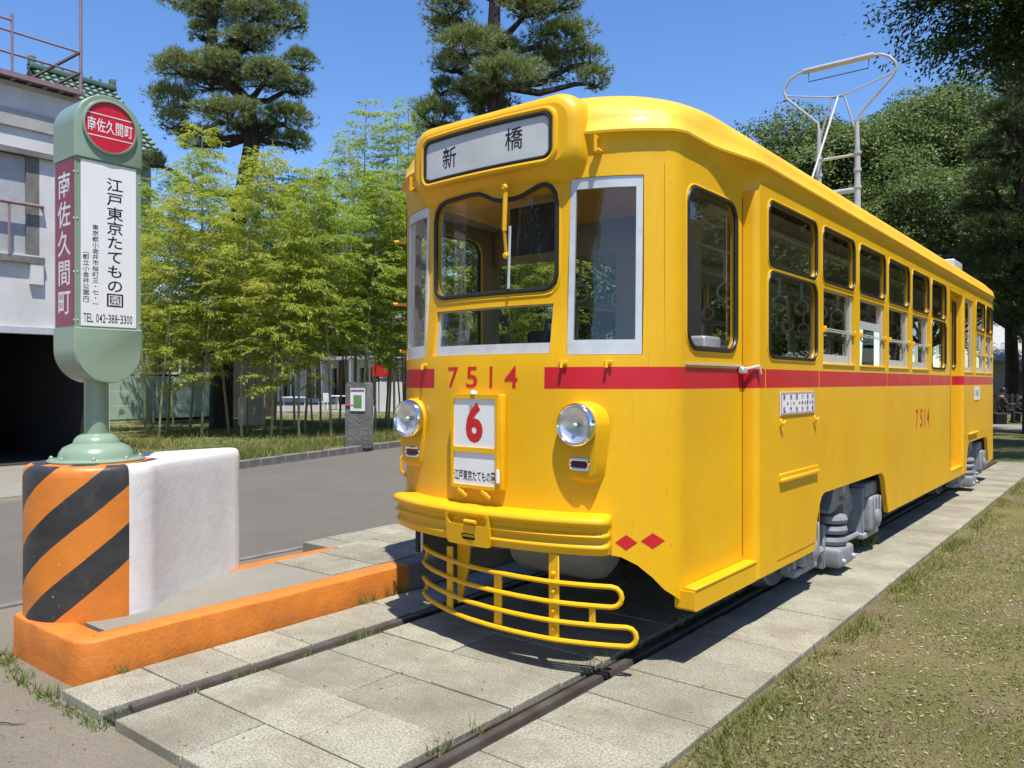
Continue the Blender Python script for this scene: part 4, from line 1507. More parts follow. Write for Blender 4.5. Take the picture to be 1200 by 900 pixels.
dk.tube([(XC + 0.12, 3.78, 1.76), (XC + 0.12, 3.78, 1.84), (XC + 0.26, 3.82, 1.85)], 0.015, 8)
dk.build('driver_desk', m_dark, tram)
sv = MB()
sv.b2((XC + 0.03, 3.55, 2.20), (XC + 0.42, 3.56, 2.47))
sv.build('sun_visor', m_dark, tram)
pt = MB()
pt.b2((XC + 0.10, 4.60, 0.86), (XC + 0.70, 4.63, 2.62))
pt.build('cab_partition', m_innerwall, tram)
pt2 = MB()
pt2.b2((XC - 0.98, 4.60, 0.86), (XC - 0.55, 4.63, 1.7))
pt2.b2((XC - 0.98, 4.60, 2.35), (XC + 0.1, 4.63, 2.66))
pt2.build('cab_screen', m_innerwall, tram)
fb = MB()
fb.b2((XC + 0.68, 4.25, 0.86), (XC + 0.90, 4.48, 1.75), bev=0.02)
fb.build('fare_box', m_alu, tram)
ds = MB()
ds.box((XC - 0.05, 4.25, 1.38), (0.42, 0.40, 0.09), bev=0.03)
ds.tube([(XC - 0.05, 4.25, 0.86), (XC - 0.05, 4.25, 1.36)], 0.04, 10)
ds.build('driver_seat', m_seat, tram)

# ------------------------------------------------------------------ tram stop sign
BX, BYY = -4.80, 2.13
stop = thing('tram_stop_sign', 'pale green tram stop sign with red disc and white name panel on the striped barrier', 'sign', (BX, BYY, 1.02))
MB().lathe([(0.255, 0.0), (0.258, 0.012), (0.25, 0.020), (0.205, 0.024), (0.196, 0.055), (0.175, 0.085), (0.145, 0.100), (0.125, 0.108), (0.118, 0.130), (0.10, 0.150), (0.075, 0.162), (0.066, 0.164)],
           (BX, BYY, 1.018), (0, 0, 1), 40).build('base_dome', m_green, stop, sharp=50)
bl = MB()
for k in range(8):
    a = math.pi * 2 * k / 8 + 0.3
    bl.lathe([(0.013, 0), (0.013, 0.012), (0.007, 0.02), (0.001, 0.021)], (BX + 0.232 * math.cos(a), BYY + 0.232 * math.sin(a), 1.036), (0, 0, 1), 8)
bl.build('anchor_bolt', m_green, stop)
MB().tube([(BX, BYY, 1.15), (BX, BYY, 1.60)], 0.066, 28).build('pole', m_green, stop)
TX, LY = 0.13, 0.187
def outline(grow=0.0, zt=3.11, zb=1.475):
    pts = []
    r = LY + grow
    for k in range(25):
        a = math.pi * k / 24
        pts.append((r * math.cos(a), zt - LY + r * math.sin(a)))
    for k in range(25):
        a = math.pi + math.pi * k / 24
        pts.append((r * math.cos(a), zb + LY + r * math.sin(a) ))
    return pts
def cmap(a, b, t):
    return (BX + t, BYY + 0.012 + a, b)
def cap_part(name, zlo, zhi, half, arc, rnd_r):
    """rounded end of the cabinet; arc +1 is the top, -1 the bottom"""
    pts = []
    n = 24
    if arc > 0:
        pts = [(-half, zlo), (half, zlo)] + [(half * math.cos(math.pi * k / n), zhi - half + half * math.sin(math.pi * k / n)) for k in range(n + 1)]
    else:
        pts = [(half * math.cos(math.pi + math.pi * k / n), zlo + half + half * math.sin(math.pi + math.pi * k / n)) for k in range(n + 1)] + [(half, zhi), (-half, zhi)]
    rings = []
    cz = (zlo + zhi) / 2
    for ins, t in ((0.010, -TX - 0.012), (0.0, -TX - 0.004), (0.0, TX + 0.004), (0.010, TX + 0.012)):
        k = (half - ins) / half
        rings.append([Vector(cmap(a * k, cz + (b - cz) * (1 - ins / (zhi - zlo) * 1.2), t)) for a, b in pts])
    return MB().loft(rings, True, 0, True).build(name, m_green, stop, sharp=40)
cap_part('domed_cap', 2.745, 3.130, LY + 0.006, 1, 0.01)
cap_part('rounded_foot', 1.475, 1.79, LY + 0.006, -1, 0.01)
cab = MB().b2(cmap(-LY, 1.785, -TX), cmap(LY, 2.75, TX)).build('cabinet', m_green, stop)
face = lambda a, b, off=0.004: (BX + TX + off, BYY + 0.012 + a, b)
wp_ = MB().b2(face(-LY + 0.032, 1.80, 0.0005), face(LY - 0.030, 2.738, 0.0035)).build('name_panel', m_white, stop)
big = '江戸東京たてもの'
it = [(c, 0.034, 2.622 - i * 0.0835, 0.094, 0.079, 0.010) for i, c in enumerate(big)]
letter_set(it, lambda a, b: face(a, b, 0.0042), 'character', m_black, wp_)
MB().add([face(a, b, 0.0040) for a, b in ((-0.013, 1.916), (0.081, 1.916), (0.081, 1.992), (-0.013, 1.992))], [[0, 1, 2, 3]]).build('black_square', m_black, wp_, fix=False)
letters([('園', 0.034, 1.954, 0.084, 0.066, 0.004)], lambda a, b: face(a, b, 0.0047), 'lettering', m_letterwhite, wp_)
sm1 = '東京都小金井市桜町三-七-一'
it = [(c if c != '-' else '・', -0.076, 2.362 - i * 0.0335, 0.036, 0.031, 0.004) for i, c in enumerate(sm1)]
sm2 = '都立小金井公園内'
it += [(c, -0.128, 2.190 - i * 0.0335, 0.036, 0.031, 0.004) for i, c in enumerate(sm2)]
it += [('︵', -0.128, 2.222, 0.036, 0.03, 0.0), ('︶', -0.128, 2.190 - 8 * 0.0335 + 0.004, 0.036, 0.03, 0.0)]
letters(it, lambda a, b: face(a, b, 0.0042), 'lettering', m_black, wp_)
it = []
x = -0.140
for c in 'TEL 042-388-3300':
    w = {'-': 0.010, ' ': 0.010, '1': 0.008}.get(c, 0.0150)
    x += w / 2 + 0.0015
    if c == '-':
        it.append(('-', x, 1.846, 0.010, 0.007, 0.003))
    elif c != ' ':
        it.append((c, x, 1.846, w, 0.050, 0.003))
    x += w / 2 + 0.0015
letters(it, lambda a, b: face(a * 1.02, b, 0.0042), 'lettering', m_black, wp_)
# maroon narrow panel facing the road end
front = lambda a, b, off=0.004: (BX + a, BYY + 0.012 - LY - off, b)
mp = MB().b2(front(-TX + 0.016, 1.80, 0.0005), front(TX - 0.010, 2.738, 0.0035)).build('maroon_panel', m_magenta, stop)
letter_set([(c, 0.004, 2.60 - i * 0.166, 0.165, 0.150, 0.012) for i, c in enumerate('南佐久間町')], lambda a, b: front(a, b, 0.0042), 'character', m_letterwhite, mp)
# red disc
dc = MB()
dc.lathe([(0.141, 0.0), (0.153, 0.0), (0.157, 0.008), (0.153, 0.015), (0.143, 0.017), (0.141, 0.010)], (BX + TX + 0.012, BYY + 0.012, 2.944), (1, 0, 0), 48, cap=False)
dc = dc.build('disc_rim', m_green, stop)
MB().lathe([(0.142, -0.002), (0.142, 0.006)], (BX + TX + 0.014, BYY + 0.012, 2.944), (1, 0, 0), 48).build('red_disc', m_signred, stop, sharp=30)
disc = lambda a, b: (BX + TX + 0.0215, BYY + 0.012 + a, b)
letter_set([(c, -0.104 + i * 0.052, 2.944, 0.048, 0.080, 0.010) for i, c in enumerate('南佐久間町')], disc, 'character', m_letterwhite, stop)
ln = MB()
for zz in (3.006, 2.882):
    ln.add([disc(a, b) for a, b in ((-0.126, zz - 0.0028), (0.126, zz - 0.0028), (0.126, zz + 0.0028), (-0.126, zz + 0.0028))], [[0, 1, 2, 3]])
ln.build('rule_line', m_letterwhite, stop, fix=False)
scw = MB()
for zz in (1.83, 2.1, 2.4, 2.66):
    for a in (-LY + 0.014, LY - 0.008):
        scw.lathe([(0.006, 0), (0.005, 0.003), (0.001, 0.004)], face(a, zz, 0.0), (1, 0, 0), 8)
    for a in (-TX + 0.012, TX - 0.010):
        scw.lathe([(0.006, 0), (0.005, 0.003), (0.001, 0.004)], front(a, zz, 0.0), (0, -1, 0), 8)
scw.build('screw', m_alu, stop)

# ------------------------------------------------------------------ concrete barrier with hazard stripes
def barrier():
    plan = []
    c = Vector((BX, BYY))
    r = 0.37
    NA = 40
    a0, a1 = R(28), R(-180)
    for k in range(NA + 1):
        a = a0 + (a1 - a0) * k / NA
        plan.append(c + Vector((math.cos(a), math.sin(a))) * r)
    # left flank back to the tail, around it, forward again along the right flank
    left = [(-5.165, 2.30), (-5.145, 2.6), (-5.125, 2.9), (-5.10, 3.12), (-5.07, 3.17), (-5.02, 3.19)]
    right = [(-4.98, 3.185), (-4.945, 3.16), (-4.928, 3.11), (-4.90, 3.04), (-4.80, 2.84), (-4.69, 2.62), (-4.60, 2.47), (-4.54, 2.385), (-4.50, 2.335)]
    plan += [Vector(p) for p in left + right]
    n = len(plan)
    cen = Vector((-4.93, 2.6))
    # arc length measured from the paint edge on the right flank (angle 0)
    S_ = [0.0] * n
    k0 = min(range(NA + 1), key=lambda k: abs((a0 + (a1 - a0) * k / NA)))
    for k in range(k0 + 1, n):
        S_[k] = S_[k - 1] + (plan[k] - plan[k - 1]).length
    for k in range(k0 - 1, -1, -1):
        S_[k] = S_[k + 1] - (plan[k + 1] - plan[k]).length
    zs = [-0.05, 0.17, 0.30, 0.45, 0.60, 0.75, 0.88, 0.955, 0.985, 1.005, 1.015, 1.02]
    ins = [0, 0, 0, 0, 0, 0, 0, 0.0, 0.004, 0.012, 0.024, 0.045]
    r2 = random.Random(5)
    mb = MB()
    norms = []
    for i in range(n):
        t = (plan[(i + 1) % n] - plan[i - 1]).normalized()
        norms.append(Vector((t.y, -t.x)))
    # make sure normals point inwards
    if norms[10].dot(c - plan[10]) < 0:
        norms = [-v for v in norms]
    uv = []
    for z, d in zip(zs, ins):
        for i in range(n):
            p = plan[i] + norms[i] * (d + r2.uniform(-0.0018, 0.0018))
            mb.v.append(Vector((p.x, p.y, z)))
            uv.append((S_[i], z))
    for j in range(len(zs) - 1):
        for i in range(n):
            i2 = (i + 1) % n
            mb.f.append([j * n + i, j * n + i2, (j + 1) * n + i2, (j + 1) * n + i])
            mb.m.append(0)
    t0 = (len(zs) - 1) * n
    V, F, B = flat_tris([(mb.v[t0 + i].x, mb.v[t0 + i].y) for i in range(n)])
    o = len(mb.v)
    for s, y in V:
        mb.v.append(Vector((s, y, 1.0201)))
        uv.append((s, y))
    for f in F:
        mb.f.append([i + o for i in f])
        mb.m.append(1)
    me = mb.mesh('barrier', [m_barrier, m_barriertop], (BX, BYY, 0), sharp=60)
    lay = me.uv_layers.new(name='UVMap')
    wrap = S_[n - 1] + (plan[0] - plan[n - 1]).length
    for po in me.polygons:
        us = [uv[me.loops[k].vertex_index][0] for k in po.loop_indices]
        for k in po.loop_indices:
            q = uv[me.loops[k].vertex_index]
            if po.material_index == 0 and max(us) > 1.5 and q[0] < 0.2:
                q = (wrap, q[1])
            lay.data[k].uv = q
    return me

def barrier_mat(top):
    m, n, l, b = nt('hazard_paint_top' if top else 'hazard_paint')
    uvn = n.new('ShaderNodeUVMap')
    sx = n.new('ShaderNodeSeparateXYZ')
    l.new(uvn.outputs[0], sx.inputs[0])
    def math_(op, a, b_):
        x = n.new('ShaderNodeMath')
        x.operation = op
        for i, v in enumerate((a, b_)):
            if isinstance(v, (int, float)):
                x.inputs[i].default_value = v
            else:
                l.new(v, x.inputs[i])
        return x.outputs[0]
    if top:
        g = math_('LESS_THAN', sx.outputs[1], 2.42)
        ph = math_('ADD', sx.outputs[0], sx.outputs[1])
        fr_ = math_('FRACT', math_('MULTIPLY', ph, 1 / 0.42), 0)
        stripe = math_('GREATER_THAN', fr_, 0.55)
        zone = g
    else:
        wob = math_('MULTIPLY', math_('SUBTRACT', noise(n, l, 6, 3, 0.6), 0.5), 0.012)
        ph = math_('ADD', math_('ADD', sx.outputs[1], math_('MULTIPLY', sx.outputs[0], 0.82)), wob)
        fr_ = math_('FRACT', math_('MULTIPLY', math_('SUBTRACT', ph, 0.497), 1 / 0.412), 0)
        stripe = math_('MULTIPLY', math_('LESS_THAN', fr_, 0.495), math_('GREATER_THAN', ph, 0.49))
        zone = math_('MULTIPLY', math_('GREATER_THAN', math_('ADD', sx.outputs[0], math_('MULTIPLY', wob, 0.3)), 0.0), math_('LESS_THAN', sx.outputs[0], 2.1))
    org = ramp(n, l, noise(n, l, 5, 5, 0.6), [(0.35, (0.68, 0.21, 0.022)), (0.7, (0.56, 0.165, 0.02))])
    blk = ramp(n, l, noise(n, l, 7, 5, 0.6), [(0.35, (0.022, 0.022, 0.024)), (0.75, (0.045, 0.044, 0.044))])
    wht = ramp(n, l, noise(n, l, 4, 6, 0.7), [(0.3, (0.80, 0.79, 0.79)), (0.75, (0.70, 0.69, 0.68))])
    c = mixc(n, l, zone, wht, mixc(n, l, stripe, org, blk))
    l.new(c, b.inputs['Base Color'])
    b.inputs['Roughness'].default_value = 0.42
    h = noise(n, l, 17, 5, 0.62)
    bump(n, l, b, h, 0.22, 0.012)
    return m
m_barrier = barrier_mat(False)
worn_paint(m_barrier, (0.42, 0.40, 0.37), (0.36, 0.30, 0.24), 34.0)
for nd in m_barrier.node_tree.nodes:
    if nd.type == 'VALTORGB' and abs(nd.color_ramp.elements[0].position - 0.50) < 1e-4 and nd.color_ramp.elements[1].color[0] > 0.5:
        nd.color_ramp.elements[1].color = (0.10, 0.10, 0.10, 1)
m_barriertop = barrier_mat(True)
bar = link_mesh('concrete_barrier', barrier(), None, (BX, BYY, 0))
tag(bar, 'rounded concrete barrier with orange and black stripes on its nose and white flank', 'barrier')

# ------------------------------------------------------------------ buildings on the left
m_stucco = M('grey_stucco', (0.66, 0.645, 0.62), 0.9, 0.0, (0.54, 0.53, 0.51), 1.6, 0.35, 0.7, 0.6, 45, 0.01)
m_stuccod = M('weathered_stucco', (0.44, 0.43, 0.41), 0.9, 0.0, (0.33, 0.32, 0.30), 2.2, bmp=0.5, bscale=45, bdist=0.01)
m_pinksteel = M('pale_maroon_steel', (0.30, 0.20, 0.21), 0.55, 0.1, (0.22, 0.14, 0.14), 8)
m_darkint = M('interior_shade', (0.03, 0.028, 0.027), 0.9)  # near-black base colour stands in for the shade indoors
m_tile = M('green_roof_tile', (0.085, 0.15, 0.105), 0.55, 0.0, (0.06, 0.115, 0.08), 3)
m_pgreen = M('pale_green_board', (0.38, 0.50, 0.41), 0.6, 0.0, (0.31, 0.42, 0.34), 1.2)
m_wood = M('dark_timber', (0.05, 0.042, 0.035), 0.7, 0.0, (0.03, 0.026, 0.022), 5)
m_whitewall = M('white_render', (0.62, 0.63, 0.63), 0.8, 0.0, (0.52, 0.53, 0.53), 0.8)
m_darkglass = M('dark_pane', (0.02, 0.024, 0.028), 0.08, 0.0)

GX = -16.0
gar = thing('stucco_building', 'grey stucco building with open dark garage and balcony behind the tram stop sign', 'building', (GX, 3.0, -0.05))
gm = lambda y, z, d: (GX - d, y, z)
panel('wall', [(-3, -0.05), (0.5, -0.05), (0.5, 2.42), (7.12, 2.42), (7.12, -0.05), (7.35, -0.05), (7.35, 6.84), (-3, 6.84)], [rect(2.2, 6.08, 3.82, 5.62)], gm, 0.25, gar, m_stucco)
MB().b2((GX - 9, 7.12, -0.05), (GX - 0.25, 7.35, 6.84)).build('wall', m_stucco, gar)
MB().b2((GX - 8.8, 7.0, -0.05), (GX - 0.02, 7.118, 2.9)).build('wall_lining', m_darkint, gar)  # dark sheet over the sunlit side wall, garage shade put into its colour
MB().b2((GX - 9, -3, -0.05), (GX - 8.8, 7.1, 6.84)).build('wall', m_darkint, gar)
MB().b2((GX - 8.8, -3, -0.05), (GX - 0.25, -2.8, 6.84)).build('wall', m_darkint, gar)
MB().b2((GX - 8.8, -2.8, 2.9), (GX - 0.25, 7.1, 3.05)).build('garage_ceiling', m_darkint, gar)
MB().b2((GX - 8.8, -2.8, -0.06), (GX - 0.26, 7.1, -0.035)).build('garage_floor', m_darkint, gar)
MB().b2((GX - 9.2, -3.2, 6.84), (GX + 0.06, 7.45, 6.90)).build('roof', m_stuccod, gar)
MB().b2((GX + 0.002, -3, 6.10), (GX + 0.05, 7.36, 6.42), bev=0.01).build('cornice', m_stuccod, gar)
MB().b2((GX + 0.002, 0.4, 2.36), (GX + 0.09, 7.25, 2.50), bev=0.01).build('lintel', m_alu, gar)
wn_ = MB().b2((GX - 0.13, 2.2, 3.82), (GX - 0.06, 6.08, 5.62)).build('window', M('shutter_grey', (0.42, 0.43, 0.44), 0.6), gar)
fr = MB()
fr.b2((GX - 0.06, 5.86, 3.82), (GX - 0.002, 6.08, 5.62))
fr.build('frame', m_kerbgrey, wn_)
MB().b2((GX - 0.2, 2.0, 5.62), (GX + 0.09, 6.35, 5.72)).build('hood', m_kerbgrey, wn_)
MB().b2((GX + 0.002, 2.0, 3.66), (GX + 0.09, 6.14, 3.78)).build('sill', m_kerbgrey, wn_)
MB().b2((GX + 0.002, 5.9, 3.28), (GX + 0.08, 6.12, 3.66)).build('bracket', m_stucco, wn_)
rl = MB()
rl.tube([(GX + 0.08, 2.0, 4.72), (GX + 0.08, 6.12, 4.72), (GX + 0.0, 6.12, 4.72)], 0.035, 8)
rl = rl.build('balcony_rail', m_pinksteel, gar)
for y in (3.6, 4.6, 5.55):
    MB().tube([(GX + 0.08, y, 3.78), (GX + 0.08, y, 4.72)], 0.022, 8).build('baluster', m_pinksteel, rl)
# steel catwalk on the roof edge
cw = MB()
cw.b2((GX - 0.5, -2, 6.955), (GX + 0.22, 6.78, 6.975))
cw = cw.build('catwalk', m_pinksteel, gar)
MB().b2((GX + 0.20, -2, 6.93), (GX + 0.24, 6.80, 7.02)).build('edge_beam', m_pinksteel, cw)
for k in range(16):
    MB().b2((GX - 0.05, 2.6 + 0.27 * k, 6.90), (GX + 0.20, 2.64 + 0.27 * k, 6.953)).build('grating_bar', m_pinksteel, cw)
for y, h in ((6.72, 10.4), (5.55, 8.06), (4.1, 8.06)):
    MB().tube([(GX + 0.22, y, 6.95), (GX + 0.22, y, h)], 0.032 if h > 9 else 0.024, 8).build('post', m_pinksteel, cw)
for z in (7.34, 7.73, 7.93):
    MB().tube([(GX + 0.22, -2, z), (GX + 0.22, 6.72 if z < 7.9 else 5.55, z)], 0.022, 8).build('rail', m_pinksteel, cw)
for z, yb in ((7.34, 6.25), (7.73, 5.85)):
    MB().tube([(GX + 0.22, 6.70, z), (GX + 0.20, yb, 6.98)], 0.030, 8).build('brace', m_wood, cw)
# things inside the garage
o = MB().box((GX - 2.5, 5.6, 0.22), (0.5, 0.9, 0.5), bev=0.02).box((GX - 2.5, 5.6, 0.75), (0.4, 0.7, 0.5), bev=0.05).build('crate_stack', m_wood, origin=(GX - 2.5, 5.6, 0))
tag(o, 'dark boxes stacked inside the open garage', 'crate')

# green tiled house
GH = -28.5
gh = thing('green_house', 'two storey house with green tiled roof and pale green boards behind the garage', 'house', (GH, 10, 0))
MB().b2((GH - 7, 11.9, -0.05), (GH, 14.6, 9.3)).build('wall', m_pgreen, gh)
tw = MB()
NW, NC = 46, 15
for c in range(NC):
    # one course: overlapping strip of pantiles
    t0, t1 = c / NC, (c + 1.12) / NC
    pa = Vector((-31.2, 0, 12.75)).lerp(Vector((-27.3, 0, 9.40)), t0)
    pb = Vector((-31.2, 0, 12.75)).lerp(Vector((-27.3, 0, 9.40)), t1)
    up = Vector((0.66, 0, 0.75))
    mb = MB()
    rings = []
    ys = np.linspace(11.5, 14.5, 67)
    top_, bot_, low_ = [], [], []
    for y in ys:
        ph = ((y / 0.272) % 1.0)
        hgt = 0.035 * (math.sin(2 * math.pi * ph) if ph < 0.75 else -0.6)
        top_.append(Vector((pa.x, y, pa.z)) + up * (hgt + 0.0))
        bot_.append(Vector((pb.x, y, pb.z)) + up * (hgt + 0.07))
        low_.append(Vector((pb.x, y, pb.z)) + up * (hgt + 0.0))
    mb.loft([top_, bot_, low_], False)
    mb.build('tile_course', m_tile, gh, fix=False, sharp=50)
rg = MB().b2((-31.4, 11.5, 12.70), (-31.0, 14.55, 12.92), bev=0.05)
rg.build('ridge', m_tile, gh)
for y in (11.6, 14.45):
    MB().box((-31.2, y, 12.98), (0.26, 0.2, 0.42), bev=0.04).build('ridge_end', m_tile, gh)
for k in range(7):
    MB().tube([(-31.2, 11.95 + 0.34 * k, 12.97), (-31.2, 11.95 + 0.34 * k, 13.06)], 0.05, 5).build('ridge_stud', m_tile, gh)
MB().prism([(-35, 9.3), (-27.6, 9.3), (-31.2, 12.5)], lambda a, b, t: (a, t, b), 11.9, 14.55).build('gable', m_pgreen, gh)
MB().prism([(-27.3, 9.34), (-27.3, 9.22), (-31.2, 12.5), (-35.2, 9.22), (-35.2, 9.34), (-31.2, 12.7)], lambda a, b, t: (a, t, b), 11.5, 14.48).build('roof_board', m_wood, gh)
# low pale green boarded annexe
an = thing('green_annexe', 'low pale green boarded wall of the annexe seen through the bamboo stems', 'house', (GH, 17, 0))
MB().b2((GH - 4, 12.0, 0.05), (GH - 0.06, 20.0, 4.2)).build('wall', m_wood, an)
for k in range(3):
    MB().b2((GH - 0.06, 12.0, 0.15 + 0.52 * k), (GH + 0.02 - 0.006 * k, 17.6, 0.66 + 0.52 * k), bev=0.01).build('board', m_pgreen, an)
for k in range(3):
    w_ = MB().b2((GH - 0.05, 12.4 + 1.8 * k, 1.85), (GH - 0.01, 13.9 + 1.8 * k, 3.0)).build('window', m_darkglass, an)
    f_ = MB()
    for (a, b, c, d) in ((12.36, 12.44, 1.78, 3.06), (13.86, 13.94, 1.78, 3.06), (12.44, 13.86, 1.78, 1.86), (12.44, 13.86, 2.98, 3.06)):
        f_.b2((GH - 0.05, a + 1.8 * k, c), (GH + 0.03, b + 1.8 * k, d))
    f_.build('frame', m_white, w_)
MB().b2((GH - 4.4, 11.8, 4.2), (GH + 0.5, 20.3, 4.4)).build('roof', m_tile, an)

# white hall far behind the bamboo
wh = thing('white_hall', 'distant white hall with posts and dark openings behind the bamboo', 'building', (-46, 38, 0))
wm = lambda x, z, d: (x, 37.0 + d, z)
holes = [rect(-55.0 + 3.0 * k, -53.2 + 3.0 * k, 0.3, 2.5) for k in range(7)]
hw_ = panel('wall', rect(-58, -33, -0.05, 5.2), holes, wm, 0.3, wh, m_whitewall)
for k in range(7):
    w_ = MB().b2((-55.0 + 3.0 * k, 37.2, 0.3), (-53.2 + 3.0 * k, 37.25, 2.5)).build('window', m_darkglass, wh)
    f_ = MB().b2((-54.16 + 3.0 * k, 37.12, 0.3), (-54.04 + 3.0 * k, 37.19, 2.5)).build('mullion', m_white, w_)
for k in range(7):
    MB().b2((-56.3 + 3.0 * k, 34.6, -0.05), (-56.1 + 3.0 * k, 34.8, 3.0)).build('post', m_white, wh)
MB().b2((-58.5, 34.2, 3.0), (-32.6, 37.0, 3.2)).build('porch_roof', m_white, wh)
MB().prism([(33.0 + 1.0, 5.2), (46, 5.2), (40, 8.5)], lambda a, b, t: (t, a, b), -59, -32.5).build('roof', m_kerbgrey, wh)
MB().b2((-58, 37.3, -0.05), (-33, 45, 5.2)).build('body', m_darkint, wh)

# slatted screen with red sign
x0, y0 = place(440, 40)
x1, y1 = place(492, 40)
sc_ = thing('slatted_screen', 'dark slatted timber screen beyond the bamboo, left of the tram', 'fence', (x0, y0, 0))
dv = Vector((x1 - x0, y1 - y0, 0))
ang = math.atan2(dv.y, dv.x)
rot = Matrix.Rotation(ang, 4, 'Z')
L = dv.length
mid = Vector(((x0 + x1) / 2, (y0 + y1) / 2, 0))
MB().box(mid + Vector((0, 0, 0.75)), (L, 0.25, 1.5), rot=rot).build('plinth', m_whitewall, sc_)
for k in range(11):
    MB().box(mid + Vector((0, 0, 1.62 + 0.20 * k)), (L, 0.06, 0.13), rot=rot).build('slat', m_wood, sc_)
for t in (-0.48, -0.16, 0.16, 0.48):
    MB().box(mid + dv * t + Vector((0, 0.12, 1.9)), (0.10, 0.10, 3.8), rot=rot).build('post', m_wood, sc_)
sx, sy = place(448, 38.5)
o = MB().box((sx, sy, 2.05), (1.0, 0.06, 0.55), rot=rot, bev=0.01).build('red_sign', m_signred, origin=(sx, sy, 0))
tag(o, 'small red board fixed in front of the slatted screen', 'sign')
for t in (-0.3, 0.3):
    MB().tube([(sx + t, sy + 0.05, -0.03), (sx + t, sy + 0.05, 1.8)], 0.03, 6).build('post', m_wood, o)

# white tables and chairs on the far path
def table(u, d, k):
    x, y = place(u, d)
    t = thing('garden_table', ['white garden table nearest the white hall porch', 'white garden table right of the other, near the slatted screen'][k], 'table', (x, y, -0.03), 'white garden furniture')
    MB().box((x, y, 0.72), (1.1, 0.8, 0.05), bev=0.01).build('table_top', m_white, t)
    for a in (-0.45, 0.45):
        for b in (-0.3, 0.3):
            MB().tube([(x + a, y + b, -0.03), (x + a, y + b, 0.7)], 0.025, 6).build('leg', m_white, t)
table(345, 40, 0)
table(395, 44, 1)
def chair(u, d, rz, lab):
    x, y = place(u, d)
    t = thing('garden_chair', lab, 'chair', (x, y, -0.03), 'white garden furniture')
    MB().box((x, y, 0.43), (0.45, 0.45, 0.04), bev=0.01).build('seat', m_white, t)
    MB().box((x + 0.2 * math.cos(rz), y + 0.2 * math.sin(rz), 0.68), (0.06 + 0.38 * abs(math.sin(rz)), 0.06 + 0.38 * abs(math.cos(rz)), 0.46), bev=0.01).build('backrest', m_white, t)
    for a in (-0.19, 0.19):
        for b in (-0.19, 0.19):
            MB().tube([(x + a, y + b, -0.03), (x + a, y + b, 0.43)], 0.02, 6).build('leg', m_white, t)
chair(380, 42, 0.0, 'white garden chair between the two white tables')
chair(412, 42, 1.57, 'white garden chair at the right end of the white furniture')

# white round tank beside the pine
x, y = place(294, 26.5)
pt_ = thing('white_planter', 'white rounded concrete planter standing beside the dark pine trunk', 'planter', (x, y, 0))
MB().lathe([(0.36, 0), (0.40, 0.03), (0.40, 0.82), (0.37, 0.95), (0.30, 1.0), (0.30, 0.94)], (x, y, 0.04), (0, 0, 1), 24).build('tub', M('chalky_white', (0.62, 0.58, 0.52), 0.8), pt_)
MB().lathe([(0.30, 0), (0.29, 0.02)], (x, y, 0.95), (0, 0, 1), 24).build('soil', m_wood, pt_)

# stone post with notice
x, y = place(421, 17.6)
ps = thing('stone_post', 'square grey stone post with a paper notice and pink ribbon on the bed edge', 'post', (x, y, 0.04))
sp = MB()
rot = Matrix.Rotation(0.35, 4, 'Z')
sp.prism([(-0.27, 0.04), (0.27, 0.04), (0.255, 1.42), (0.22, 1.48), (-0.22, 1.48), (-0.255, 1.42)], lambda a, b, t: Vector((x, y, 0)) + rot @ Vector((a, t, b)), -0.16, 0.16)
sp.build('shaft', M('weathered_stone', (0.20, 0.195, 0.18), 0.9, 0.0, (0.10, 0.10, 0.09), 4, bmp=0.8, bscale=18, bdist=0.03), ps)
no = MB().box(Vector((x, y, 0)) + rot @ Vector((0.06, -0.175, 1.10)), (0.36, 0.012, 0.50), rot=rot).build('notice', m_white, ps)
MB().box(Vector((x, y, 0)) + rot @ Vector((0.06, -0.183, 1.06)), (0.20, 0.006, 0.28), rot=rot).build('picture', M('notice_green', (0.14, 0.30, 0.10), 0.6), no)
MB().box(Vector((x, y, 0)) + rot @ Vector((0.06, -0.183, 1.30)), (0.33, 0.006, 0.04), rot=rot).build('heading', M('notice_violet', (0.30, 0.10, 0.28), 0.6), no)
MB().box(Vector((x, y, 0)) + rot @ Vector((-0.16, -0.175, 0.98)), (0.26, 0.02, 0.03), rot=rot).build('ribbon', M('pink_ribbon', (0.75, 0.12, 0.30), 0.5), ps)

# ------------------------------------------------------------------ plants
def unit(v):
    return v / np.maximum(np.linalg.norm(v, axis=-1, keepdims=True), 1e-9)

def leaves(C, D, N, L, Wd):
    """rhombic leaf per centre: base C, direction D, blade normal N"""
    n = len(C)
    D = unit(D)
    Sd = unit(np.cross(D, N))
    L = np.broadcast_to(np.asarray(L, float), (n,))[:, None]
    Wd = np.broadcast_to(np.asarray(Wd, float), (n,))[:, None]
    V = np.empty((n, 4, 3))
    V[:, 0] = C
    V[:, 1] = C + D * L * 0.42 + Sd * Wd * 0.5
    V[:, 2] = C + D * L
    V[:, 3] = C + D * L * 0.42 - Sd * Wd * 0.5
    F = np.arange(n * 4).reshape(n, 4)
    return V.reshape(-1, 3), F

def rdir(n):
    return unit(rng.normal(size=(n, 3)))

